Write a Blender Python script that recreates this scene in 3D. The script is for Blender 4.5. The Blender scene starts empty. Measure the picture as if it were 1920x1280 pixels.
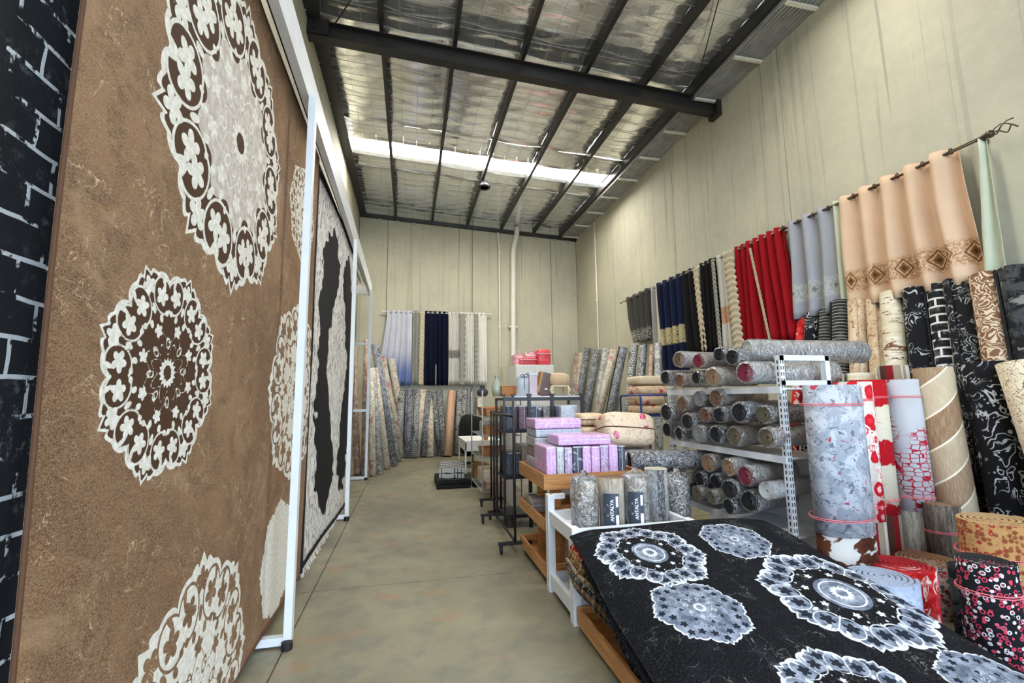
import bpy, math, random
import numpy as np
from mathutils import Vector, Matrix
random.seed(7); rng = np.random.default_rng(7)
S = bpy.context.scene
COL = S.collection
PI = math.pi

# ------------------------------------------------------------------ camera, world, light, exposure
F = 852.0; CX, CY = 960.0, 640.0
CAMPOS = np.array([0.0, 0.0, 1.6])
def _d(u, v): return np.array([u - CX, -(v - CY), -F])
_Y = _d(768, 748); _Y /= np.linalg.norm(_Y)
_Z = _d(885, -6213); _Z -= _Y * _Y.dot(_Z); _Z /= np.linalg.norm(_Z)
_X = np.cross(_Y, _Z)
ROT = np.array([_X, _Y, _Z])
cam = bpy.data.cameras.new('camera'); camo = bpy.data.objects.new('camera', cam); COL.objects.link(camo)
cam.sensor_width = 36.0; cam.lens = F / 1920.0 * 36.0; cam.clip_start = 0.05; cam.clip_end = 200
M4 = Matrix([list(ROT[0]) + [0], list(ROT[1]) + [0], list(ROT[2]) + [0], [0, 0, 0, 1]])
camo.matrix_world = Matrix.Translation(CAMPOS.tolist()) @ M4
S.camera = camo
S.cycles.max_bounces = 8; S.cycles.diffuse_bounces = 4; S.cycles.glossy_bounces = 4; S.cycles.transparent_max_bounces = 10

W = bpy.data.worlds.new('sky'); S.world = W; W.use_nodes = True
bg = W.node_tree.nodes['Background']; bg.inputs[0].default_value = (0.66, 0.81, 1.0, 1); bg.inputs[1].default_value = 4.6

S.view_settings.view_transform = 'Standard'; S.view_settings.look = 'None'
S.view_settings.exposure = 0.95; S.view_settings.gamma = 1.0; S.view_settings.use_curve_mapping = False
SKYLIGHT_STRENGTH = 20.0

def px(u, v, x=None, y=None, z=None):
    r = ROT @ _d(u, v)
    if x is not None: t = (x - CAMPOS[0]) / r[0]
    elif y is not None: t = (y - CAMPOS[1]) / r[1]
    else: t = (z - CAMPOS[2]) / r[2]
    return Vector((CAMPOS + t * r).tolist())
def depth_of(p):
    return -float((ROT.T @ (np.array(p) - CAMPOS))[2])

# ------------------------------------------------------------------ mesh helpers
class MB:
    def __init__(s): s.v = []; s.f = []; s.m = []; s.uv = {}
    def add(s, vs, fs, mi=0):
        o = len(s.v); s.v += [tuple(p) for p in vs]
        for f in fs: s.f.append(tuple(i + o for i in f)); s.m.append(mi)
        return s
    def box(s, x0, x1, y0, y1, z0, z1, mi=0, M=None):
        vs = [Vector(p) for p in ((x0,y0,z0),(x1,y0,z0),(x1,y1,z0),(x0,y1,z0),(x0,y0,z1),(x1,y0,z1),(x1,y1,z1),(x0,y1,z1))]
        if M is not None: vs = [M @ p for p in vs]
        return s.add(vs, [(0,3,2,1),(4,5,6,7),(0,1,5,4),(1,2,6,5),(2,3,7,6),(3,0,4,7)], mi)
    def bar(s, p0, p1, w, h, mi=0, up=(0,0,1)):
        p0 = Vector(p0); p1 = Vector(p1); d = (p1 - p0); L = d.length; d.normalize()
        a = d.cross(Vector(up))
        if a.length < 1e-4: a = d.cross(Vector((1,0,0)))
        a.normalize(); b = a.cross(d)
        vs = []
        for q in (p0, p1):
            for sa, sb in ((-1,-1),(1,-1),(1,1),(-1,1)): vs.append(q + a*(sa*w/2) + b*(sb*h/2))
        return s.add(vs, [(0,3,2,1),(4,5,6,7),(0,1,5,4),(1,2,6,5),(2,3,7,6),(3,0,4,7)], mi)
    def tube(s, path, r, n=10, mi=0, caps=True):
        path = [Vector(p) for p in path]; rs = r if isinstance(r, (list, tuple)) else [r]*len(path)
        o = len(s.v); prev = None
        for i, p in enumerate(path):
            d = (path[min(i+1, len(path)-1)] - path[max(i-1, 0)]).normalized()
            if prev is None:
                a = d.orthogonal().normalized()
            else:
                a = (prev - d * prev.dot(d))
                a = a.normalized() if a.length > 1e-6 else d.orthogonal().normalized()
            prev = a; b = d.cross(a)
            for k in range(n):
                t = 2*PI*k/n; s.v.append(tuple(p + (a*math.cos(t) + b*math.sin(t))*rs[i]))
        for i in range(len(path)-1):
            for k in range(n):
                s.f.append((o+i*n+k, o+i*n+(k+1)%n, o+(i+1)*n+(k+1)%n, o+(i+1)*n+k)); s.m.append(mi)
        if caps:
            s.f.append(tuple(o+k for k in range(n-1,-1,-1))); s.m.append(mi)
            e = o+(len(path)-1)*n; s.f.append(tuple(e+k for k in range(n))); s.m.append(mi)
        return s
    def lathe(s, prof, c=(0,0,0), n=20, mi=0, axis='z', sx=1.0, sy=1.0):
        o = len(s.v)
        for r, z in prof:
            for k in range(n):
                t = 2*PI*k/n; q = (r*math.cos(t)*sx, r*math.sin(t)*sy, z)
                if axis == 'x': q = (q[2], q[0], q[1])
                elif axis == 'y': q = (q[1], q[2], q[0])
                s.v.append((c[0]+q[0], c[1]+q[1], c[2]+q[2]))
        for i in range(len(prof)-1):
            for k in range(n):
                s.f.append((o+i*n+k, o+i*n+(k+1)%n, o+(i+1)*n+(k+1)%n, o+(i+1)*n+k)); s.m.append(mi)
        if prof[0][0] > 1e-5: s.f.append(tuple(o+k for k in range(n-1,-1,-1))); s.m.append(mi)
        if prof[-1][0] > 1e-5:
            e = o+(len(prof)-1)*n; s.f.append(tuple(e+k for k in range(n))); s.m.append(mi)
        return s
    def torus(s, c, R, r, axis='z', n=18, m=8, mi=0):
        pts = []
        for k in range(n):
            t = 2*PI*k/n
            q = {'z': (math.cos(t), math.sin(t), 0), 'x': (0, math.cos(t), math.sin(t)), 'y': (math.cos(t), 0, math.sin(t))}[axis]
            ax = {'z': Vector((0,0,1)), 'x': Vector((1,0,0)), 'y': Vector((0,1,0))}[axis]
            q = Vector(q)
            for j in range(m):
                a = 2*PI*j/m; pts.append(Vector(c) + q*(R + r*math.cos(a)) + ax*(r*math.sin(a)))
        fs = [(k*m+j, ((k+1)%n)*m+j, ((k+1)%n)*m+(j+1)%m, k*m+(j+1)%m) for k in range(n) for j in range(m)]
        return s.add(pts, fs, mi)
    def mesh(s, name, mats, smooth=False):
        me = bpy.data.meshes.new(name); me.from_pydata(s.v, [], s.f)
        mats = mats if isinstance(mats, (list, tuple)) else [mats]
        for m in mats: me.materials.append(m)
        if any(s.m): me.polygons.foreach_set('material_index', s.m)
        if smooth: me.polygons.foreach_set('use_smooth', [True]*len(me.polygons))
        me.update(); return me
    def build(s, name, mats, parent=None, smooth=False, bevel=0):
        me = s.mesh(name, mats, smooth)
        if bevel: bevel_mesh(me, bevel)
        return link(name, me, parent)
def bevel_mesh(me, w, seg=2):
    import bmesh
    bm = bmesh.new(); bm.from_mesh(me)
    bmesh.ops.bevel(bm, geom=list(bm.edges), offset=w, segments=seg, affect='EDGES', profile=0.6)
    bm.to_mesh(me); bm.free()
def link(name, me, parent=None):
    o = bpy.data.objects.new(name, me); COL.objects.link(o)
    if parent is not None:
        o.parent = parent
        if parent.get('_world'): # parts written in world coordinates under an unrotated thing
            o.location = -total_loc(parent)
    return o
def total_loc(o):
    v = Vector(o.location)
    while o.parent: o = o.parent; v += Vector(o.location)
    return v
def tag(o, label, cat, group=None):
    o['label'] = label; o['category'] = cat
    if group: o['group'] = group
    return o
def thing(name, label, cat, loc=(0,0,0), group=None):
    o = bpy.data.objects.new(name, None); COL.objects.link(o); o.location = loc; o.empty_display_size = 0.1
    tag(o, label, cat, group); o['_world'] = 1
    return o
def struct(o):
    o['kind'] = 'structure'; return o
def smooth_angle(o, ang=0.7):
    me = o.data
    me.polygons.foreach_set('use_smooth', [True]*len(me.polygons))
    try: me.set_sharp_from_angle(angle=ang)
    except Exception: pass
    return o
ORD = ['first','second','third','fourth','fifth','sixth','seventh','eighth','ninth','tenth','eleventh','twelfth','thirteenth','fourteenth','fifteenth','sixteenth','seventeenth','eighteenth','nineteenth','twentieth']

# ------------------------------------------------------------------ shader helpers (node expressions)
class NT:
    def __init__(s, name):
        s.mat = bpy.data.materials.new(name); s.mat.use_nodes = True; s.t = s.mat.node_tree
        s.bsdf = s.t.nodes['Principled BSDF']; s.out = s.t.nodes['Material Output']
    def put(s, sock, val):
        if isinstance(val, E): s.t.links.new(val.s, sock)
        elif val is not None:
            if sock.type == 'RGBA' and not isinstance(val, (int, float)): val = (*val[:3], 1)
            elif sock.type == 'RGBA': val = (val, val, val, 1)
            sock.default_value = val
    def math(s, op, a, b=None, c=None, clamp=False):
        n = s.t.nodes.new('ShaderNodeMath'); n.operation = op; n.use_clamp = clamp
        for i, q in enumerate((a, b, c)):
            if q is not None: s.put(n.inputs[i], q)
        return E(s, n.outputs[0])
    def uv(s):
        n = s.t.nodes.new('ShaderNodeTexCoord'); return E(s, n.outputs['UV'])
    def obj(s):
        n = s.t.nodes.new('ShaderNodeTexCoord'); return E(s, n.outputs['Object'])
    def geo(s):
        n = s.t.nodes.new('ShaderNodeNewGeometry'); return E(s, n.outputs['Position'])
    def rnd(s):
        n = s.t.nodes.new('ShaderNodeObjectInfo'); return E(s, n.outputs['Random'])
    def attr(s, name):
        n = s.t.nodes.new('ShaderNodeAttribute'); n.attribute_name = name; return E(s, n.outputs['Color'])
    def sep(s, v):
        n = s.t.nodes.new('ShaderNodeSeparateXYZ'); s.put(n.inputs[0], v); return [E(s, n.outputs[i]) for i in range(3)]
    def comb(s, x, y, z=0.0):
        n = s.t.nodes.new('ShaderNodeCombineXYZ')
        for i, q in enumerate((x, y, z)): s.put(n.inputs[i], q)
        return E(s, n.outputs[0])
    def vscale(s, v, sc, off=(0,0,0)):
        n = s.t.nodes.new('ShaderNodeMapping'); s.put(n.inputs[0], v); n.inputs['Scale'].default_value = sc; 
        s.put(n.inputs['Location'], off); return E(s, n.outputs[0])
    def noise(s, v, scale=5, detail=2, rough=0.5, dist=0.0, color=False):
        n = s.t.nodes.new('ShaderNodeTexNoise'); s.put(n.inputs['Vector'], v); s.put(n.inputs['Scale'], scale)
        n.inputs['Detail'].default_value = detail; n.inputs['Roughness'].default_value = rough; n.inputs['Distortion'].default_value = dist
        return E(s, n.outputs['Color' if color else 'Fac'])
    def vor(s, v, scale=5, feature='F1', out='Distance', rand=1.0):
        n = s.t.nodes.new('ShaderNodeTexVoronoi'); n.feature = feature; s.put(n.inputs['Vector'], v); n.inputs['Scale'].default_value = scale
        n.inputs['Randomness'].default_value = rand
        return E(s, n.outputs[out])
    def step(s, x, a, b, lo=0.0, hi=1.0):
        n = s.t.nodes.new('ShaderNodeMapRange'); n.interpolation_type = 'SMOOTHSTEP'; s.put(n.inputs['Value'], x)
        n.inputs['From Min'].default_value = a; n.inputs['From Max'].default_value = b
        n.inputs['To Min'].default_value = lo; n.inputs['To Max'].default_value = hi
        return E(s, n.outputs['Result'])
    def mix(s, f, a, b):
        n = s.t.nodes.new('ShaderNodeMix'); n.data_type = 'RGBA'; s.put(n.inputs[0], f); s.put(n.inputs[6], a); s.put(n.inputs[7], b)
        return E(s, n.outputs[2])
    def bump(s, h, strength=0.3, dist=0.01):
        n = s.t.nodes.new('ShaderNodeBump'); s.put(n.inputs['Height'], h); n.inputs['Strength'].default_value = strength; n.inputs['Distance'].default_value = dist
        return E(s, n.outputs[0])
    def done(s, color=None, rough=0.7, metal=0.0, normal=None, coat=0.0, coat_rough=0.15, sheen=0.0, spec=None, coat_normal=None, alpha=None):
        b = s.bsdf
        if color is not None: s.put(b.inputs['Base Color'], color)
        s.put(b.inputs['Roughness'], rough); s.put(b.inputs['Metallic'], metal)
        if normal is not None: s.put(b.inputs['Normal'], normal)
        s.put(b.inputs['Coat Weight'], coat); b.inputs['Coat Roughness'].default_value = coat_rough
        if coat_normal is not None: s.put(b.inputs['Coat Normal'], coat_normal)
        if sheen: b.inputs['Sheen Weight'].default_value = sheen
        if spec is not None: s.put(b.inputs['Specular IOR Level'], spec)
        if alpha is not None: s.put(b.inputs['Alpha'], alpha)
        return s.mat
class E:
    def __init__(s, nt, sock): s.n = nt; s.s = sock
    def __add__(a, b): return a.n.math('ADD', a, b)
    __radd__ = __add__
    def __sub__(a, b): return a.n.math('SUBTRACT', a, b)
    def __rsub__(a, b): return a.n.math('SUBTRACT', b, a)
    def __mul__(a, b): return a.n.math('MULTIPLY', a, b)
    __rmul__ = __mul__
    def __truediv__(a, b): return a.n.math('DIVIDE', a, b)
    def abs(a): return a.n.math('ABSOLUTE', a)
    def fract(a): return a.n.math('FRACT', a)
    def sin(a): return a.n.math('SINE', a)
    def max(a, b): return a.n.math('MAXIMUM', a, b)
    def min(a, b): return a.n.math('MINIMUM', a, b)
    def pow(a, b): return a.n.math('POWER', a, b)
    def clamp(a): return a.n.math('ADD', a, 0.0, clamp=True)

def plain(name, color, rough=0.6, metal=0.0, coat=0.0, var=0.06, scale=8, bump=0.0, sheen=0.0):
    t = NT(name); n = t.noise(t.obj(), scale, 3)
    c = t.mix(t.step(n, 0.3, 0.7), tuple(q*(1-var) for q in color), tuple(min(1, q*(1+var)) for q in color))
    nr = t.bump(t.noise(t.obj(), scale*12, 2), bump, 0.004) if bump else None
    return t.done(c, rough, metal, nr, coat=coat, sheen=sheen)

def srgb(r, g, b):
    def f(c):
        c /= 255.0
        return c/12.92 if c <= 0.04045 else ((c+0.055)/1.055)**2.4
    return (f(r), f(g), f(b))

MAT = {}
def mk_concrete_wall():
    t = NT('precast_concrete'); p = t.geo()
    big = t.noise(p, 0.55, 4, 0.55); fine = t.noise(p, 9, 4, 0.6)
    streakv = t.vscale(p, (5.5, 5.5, 0.10)); st = t.noise(streakv, 1.0, 4, 0.7, 0.35)
    streak2 = t.noise(t.vscale(p, (14, 14, 0.22)), 1.0, 3, 0.6, 0.6)
    c = t.mix(t.step(big, 0.3, 0.7), srgb(176,172,152), srgb(197,191,166))
    c = t.mix(t.step(fine, 0.35, 0.8)*0.25, c, srgb(214,208,186))
    c = t.mix(t.step(st, 0.56, 0.66)*0.30, c, srgb(132,130,118))
    z = t.sep(p)[2]
    c = t.mix(t.step(streak2, 0.62, 0.68)*0.5*t.step(z, 3.5, 5.6), c, srgb(120,120,108))
    pit = t.vor(p, 3.2); c = t.mix(t.step(pit, 0.03, 0.0)*0.6, c, srgb(110,105,95))
    return t.done(c, 0.75, 0, t.bump(t.noise(p, 22, 3), 0.12, 0.01))
MAT['wall'] = mk_concrete_wall()
def mk_floor():
    t = NT('polished_concrete_floor'); p = t.geo()
    big = t.noise(p, 0.8, 5, 0.6, 0.4); mid = t.noise(p, 4.0, 4, 0.6); fine = t.noise(p, 40, 3)
    c = t.mix(t.step(big, 0.3, 0.7), srgb(112,107,88), srgb(142,136,110))
    c = t.mix(t.step(mid, 0.45, 0.7)*0.5, c, srgb(92,92,88))
    c = t.mix(t.step(fine, 0.55, 0.8)*0.25, c, srgb(152,146,122))
    dirt = t.noise(t.vscale(p, (1.2, 2.4, 1)), 1.6, 3, 0.5)
    c = t.mix(t.step(dirt, 0.58, 0.70)*0.5, c, srgb(150,112,82))
    speck = t.vor(p, 5); c = t.mix(t.step(speck, 0.045, 0.02)*0.5, c, srgb(90,80,70))
    return t.done(c, t.step(mid, 0.3, 0.7, 0.30, 0.48), 0, t.bump(fine, 0.05, 0.003))
MAT['floor'] = mk_floor()
MAT['joint'] = plain('joint_sealant', srgb(70,68,62), 0.8)
MAT['steel'] = plain('painted_roof_steel', srgb(50,48,47), 0.42, 0.3, var=0.12, scale=3)
MAT['galv'] = plain('galvanised_steel', srgb(176,176,172), 0.45, 0.35, var=0.12, scale=6)
MAT['bolt'] = plain('zinc_bolt', srgb(190,190,185), 0.35, 0.8)
MAT['white_metal'] = plain('white_powder_coat', srgb(226,228,230), 0.4, var=0.03)
MAT['black_metal'] = plain('black_powder_coat', srgb(24,24,26), 0.42, 0.2, var=0.1)
MAT['black_rubber'] = plain('black_rubber', srgb(22,22,22), 0.7)
MAT['chrome'] = plain('brushed_chrome_rod', srgb(176,170,158), 0.28, 0.9)
MAT['bronze'] = plain('dark_rod', srgb(92,76,62), 0.35, 0.7)
MAT['pvc'] = plain('white_pvc', srgb(232,228,214), 0.5, var=0.03)
MAT['cab'] = plain('white_cabinet_steel', srgb(222,222,216), 0.45, var=0.03)
MAT['desk'] = plain('white_desk_laminate', srgb(226,226,222), 0.4, var=0.03)
MAT['blue_metal'] = plain('blue_trolley_tube', srgb(40,66,140), 0.4, 0.2)
MAT['black_cloth'] = plain('black_cloth', srgb(20,20,22), 0.95, bump=0.5)
def mk_wood():
    t = NT('honey_pine'); p = t.obj(); g = t.noise(t.vscale(p, (2.0, 2.0, 26)), 2.0, 4, 0.6, 0.6)
    c = t.mix(t.step(g, 0.3, 0.7), srgb(168,106,52), srgb(206,148,88))
    return t.done(c, 0.42, 0, t.bump(g, 0.1, 0.003), coat=0.2)
MAT['wood'] = mk_wood()
def mk_foil():
    t = NT('reflective_foil'); p = t.geo()
    n1 = t.noise(t.vscale(p, (0.8, 2.6, 1)), 1.1, 2, 0.5, 0.5); n2 = t.noise(t.vscale(p, (1, 2.2, 1)), 5.0, 3, 0.6, 1.2); n3 = t.noise(p, 0.5, 2)
    h = n1*0.8 + n2*0.16
    c = t.mix(t.step(n3, 0.35, 0.65), srgb(236,236,234), srgb(252,253,255))
    return t.done(c, t.step(n2, 0.3, 0.7, 0.10, 0.26), 0.86, t.bump(h, 0.22, 0.10))
MAT['foil'] = mk_foil()
def mk_emit(name, col, st):
    t = NT(name); e = t.t.nodes.new('ShaderNodeEmission'); n = t.noise(t.geo(), 0.8, 2)
    t.put(e.inputs[0], t.mix(t.step(n, 0.2, 0.8), tuple(q*0.95 for q in col), col)); e.inputs[1].default_value = st
    t.t.links.new(e.outputs[0], t.out.inputs[0]); return t.mat
MAT['skylight'] = mk_emit('skylight_or_fill_glow', (1.0, 0.97, 0.89), SKYLIGHT_STRENGTH)
def mk_plastic_wrap():
    t = NT('clear_plastic_wrap'); nt = t.t; nt.nodes.remove(t.bsdf)
    p = t.obj(); h = t.noise(t.vscale(p, (8, 8, 13)), 1.6, 3, 0.6, 2.2); glint_line = (h - 0.5).abs()
    nr = t.bump(h, 1.0, 0.05)
    gl = nt.nodes.new('ShaderNodeBsdfGlossy'); gl.inputs['Roughness'].default_value = 0.10; t.put(gl.inputs['Normal'], nr); gl.inputs['Color'].default_value = (0.95,0.96,0.98,1)
    tr = nt.nodes.new('ShaderNodeBsdfTransparent'); tr.inputs[0].default_value = (0.98,0.985,0.99,1)
    df = nt.nodes.new('ShaderNodeBsdfDiffuse'); df.inputs[0].default_value = (0.9,0.91,0.93,1)
    m0 = nt.nodes.new('ShaderNodeMixShader'); t.put(m0.inputs[0], t.step(glint_line, 0.035, 0.008)*0.55 + 0.02)  # thin white diffuse streaks painted along the wrinkles as highlights
    nt.links.new(tr.outputs[0], m0.inputs[1]); nt.links.new(df.outputs[0], m0.inputs[2])
    fr = nt.nodes.new('ShaderNodeFresnel'); fr.inputs[0].default_value = 1.5; t.put(fr.inputs['Normal'], nr)
    m = nt.nodes.new('ShaderNodeMixShader'); t.put(m.inputs[0], (E(t, fr.outputs[0])*1.6).clamp())
    nt.links.new(m0.outputs[0], m.inputs[1]); nt.links.new(gl.outputs[0], m.inputs[2]); nt.links.new(m.outputs[0], t.out.inputs[0])
    return t.mat
MAT['wrap'] = mk_plastic_wrap()
MAT['pink_string'] = plain('pink_twine', srgb(236,120,130), 0.7)
MAT['fringe'] = plain('cream_fringe', srgb(205,195,180), 0.9)

# ---- carpet materials used on rolls; UV = metres (around, along)
def finish_rug(t, c, coat=0.0, seed_uv=None, rough=0.9):
    p = seed_uv if seed_uv is not None else t.uv()
    fib = t.noise(t.vscale(p, (1,1,1)), 320, 2)
    nr = t.bump(fib, 0.25, 0.004)
    if coat:
        wr = t.noise(t.vscale(seeded(t), (9, 4, 1)), 1.7, 3, 0.6, 2.2)
        return t.done(t.mix(t.step((wr-0.5).abs(), 0.045, 0.008)*0.55*coat, c, (0.78,0.8,0.82)), rough, 0, nr, coat=coat, coat_rough=0.12, coat_normal=t.bump(wr, 1.0, 0.03))  # whitish crinkle lines in the colour imitate glints on the plastic
    return t.done(c, rough, 0, nr, spec=0.2)
def seeded(t, k=37.0):
    r = t.rnd(); u = t.uv(); n = t.t.nodes.new('ShaderNodeVectorMath'); n.operation = 'ADD'
    t.put(n.inputs[0], u); t.put(n.inputs[1], t.comb(r*k, r*(k*1.7), 0.0)); return E(t, n.outputs[0])
def rug_distress(name, base, dark, light, sc=5, coat=0, stretch=(1,1,1), accent=None, acc=(0.55, 0.57, 0.61)):
    t = NT(name); p = t.vscale(seeded(t), stretch)
    a = t.noise(p, sc, 5, 0.7, 0.6); b = t.noise(p, sc*2.6, 4, 0.7, 1.0)
    c = t.mix(t.step(a, 0.46, 0.56), base, light); c = t.mix(t.step(b, 0.56, 0.64), c, dark)
    if accent: c = t.mix(t.step(t.noise(p, sc*acc[0], 3, 0.6, 0.8), acc[1], acc[2]), c, accent)
    return finish_rug(t, c, coat)
def rug_scroll(name, ground, line, sc=5, coat=0, freq=3.0, wdt=0.16, ground2=None, plain_mask=False):
    t = NT(name); p = seeded(t)
    n = t.noise(p, sc, 1.5, 0.45, 0.9); k = ((n*freq*3).fract() - 0.5).abs()
    m = t.step(k, wdt+0.05, wdt-0.03)
    d = t.vor(p, sc*3.2); m = m.max(t.step(d, 0.22, 0.17)*0.85)
    if plain_mask: m = m*t.step(t.noise(p, sc*0.5, 2), 0.44, 0.50)
    g = ground if ground2 is None else t.mix(t.step(t.noise(p, 2.2, 3, 0.6), 0.45, 0.6), ground, ground2)
    return finish_rug(t, t.mix(m, g, line), coat)
def rug_brick(name, ground, line, bw=0.16, bh=0.085, mort=0.010, coat=0):
    t = NT(name); p = seeded(t, 3.0)
    n = t.t.nodes.new('ShaderNodeTexBrick'); t.put(n.inputs['Vector'], t.vscale(p, (1,1,1)))
    n.inputs['Scale'].default_value = 1.0; n.inputs['Brick Width'].default_value = bw; n.inputs['Row Height'].default_value = bh
    n.inputs['Mortar Size'].default_value = mort; n.inputs['Mortar Smooth'].default_value = 0.1; n.offset = 0.5
    f = E(t, n.outputs['Fac']); keep = t.step(t.noise(p, 4.5, 3, 0.6), 0.38, 0.44)
    d = t.noise(p, 9, 5, 0.75, 0.4)
    c = t.mix(t.step(d, 0.52, 0.64)*0.7, ground, tuple(min(1, q+0.16) for q in ground)); c = t.mix(f*keep, c, line)
    return finish_rug(t, c, coat)
def rug_stripes(name, cols, period=0.12, coat=0, along=False):
    t = NT(name); u, v, _ = t.sep(t.uv()); q = ((v if along else u)/period + 0.0).fract()
    k = len(cols); c = cols[0]; j = t.noise(t.uv(), 60, 2)*0.02
    for i in range(1, k): c = t.mix(t.step(q + j, i/k - 0.01 + 0.01, i/k + 0.02), c, cols[i])
    return finish_rug(t, c, coat)
def rug_frames(name, ground, line, coat=0):
    t = NT(name); u, v, _ = t.sep(t.uv()); a = ((u/0.34).fract() - 0.5).abs()*0.34; b = (v - 0.35).abs()
    e = (0.17 - a).max((b - 0.62)*1.0); s = ((e/0.04).fract() - 0.5).abs()
    m = t.step(s, 0.10, 0.06); g = t.mix(t.step(t.noise(t.uv(), 9, 4, 0.7), 0.5, 0.62)*0.4, ground, tuple(min(1, q+0.12) for q in ground))
    return finish_rug(t, t.mix(m, g, line), coat)
def rug_swirl(name, cols, sc=2.2, coat=0):
    t = NT(name); u, v, _ = t.sep(t.uv()); q = (v*0.95 + (u*5.0).sin()*0.16 + 0.05).fract(); c = cols[0]
    for i in range(1, len(cols)): c = t.mix(t.step(q, i/len(cols)-0.01, i/len(cols)+0.01), c, cols[i])
    edge = ((q*len(cols)).fract() - 0.5).abs(); c = t.mix(t.step(edge, 0.455, 0.48), c, srgb(225,215,190))
    g = t.noise(t.vscale(t.uv(), (60, 6, 1)), 2, 3); c = t.mix(t.step(g, 0.4, 0.7)*0.18, c, (0.75,0.7,0.6))
    return finish_rug(t, c, coat)
def rug_lattice(name, ground, line, coat=0):
    t = NT(name); p = t.uv(); d = t.vor(t.vscale(p, (1, 1.7, 1)), 16, 'DISTANCE_TO_EDGE', 'Distance', 0.55)
    sw = t.noise(t.vscale(p, (1, 0.6, 1)), 3.0, 2, 0.5, 0.6)
    c = t.mix(t.step(d, 0.09, 0.05)*t.step(sw, 0.42, 0.46), ground, line); c = t.mix(t.step(sw, 0.60, 0.62), c, line)
    g = t.noise(p, 7, 4, 0.7); c = t.mix(t.step(g, 0.5, 0.65)*0.4, c, srgb(170,172,176)); return finish_rug(t, c, coat)
def rug_floral(name, ground, a, b, line, sc=9, coat=0):
    t = NT(name); p = seeded(t, 11.0); d = t.vor(p, sc, 'F1', 'Distance', 0.75); cl = t.sep(t.vor(p, sc, 'F1', 'Color', 0.75))[0]
    dd = d + (t.noise(p, sc*3, 2) - 0.5)*0.22
    c = t.mix(t.step(dd, 0.50, 0.47), ground, t.mix(t.step(cl, 0.45, 0.5), a, b)); c = t.mix(t.step(dd, 0.30, 0.28), c, line)
    c = t.mix(t.step(dd, 0.2, 0.18), c, t.mix(t.step(cl, 0.5, 0.55), b, ground)); c = t.mix(t.step((t.noise(p, sc*1.3, 2, 0.5, 1.2)-0.5).abs(), 0.014, 0.006), c, line)
    return finish_rug(t, c, coat)
def rug_bands(name, ground, band):
    t = NT(name); u, v, _ = t.sep(t.uv()); n = (t.noise(t.uv(), 9, 4, 0.7) - 0.5)*0.16; w = v + n
    m = t.step((w - 1.02).abs(), 0.13, 0.12).max(t.step((w - 0.50).abs(), 0.10, 0.09)).max(t.step(w, 0.09, 0.07))
    sp = t.noise(t.vscale(t.uv(), (1, 2.5, 1)), 14, 4, 0.7); c = t.mix(t.step(sp, 0.60, 0.66)*0.5, ground, srgb(150,60,60))
    return finish_rug(t, t.mix(m*t.step(sp, 0.70, 0.62), c, band))
K = dict(black=srgb(22,22,24), ivory=srgb(222,214,198), beige=srgb(196,172,142), brown=srgb(96,62,42), red=srgb(190,22,34), grey=srgb(150,152,156), dgrey=srgb(70,72,74), white=srgb(228,226,222), taupe=srgb(136,114,92), charcoal=srgb(44,46,48), gold=srgb(190,142,78), olive=srgb(120,110,84))
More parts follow.
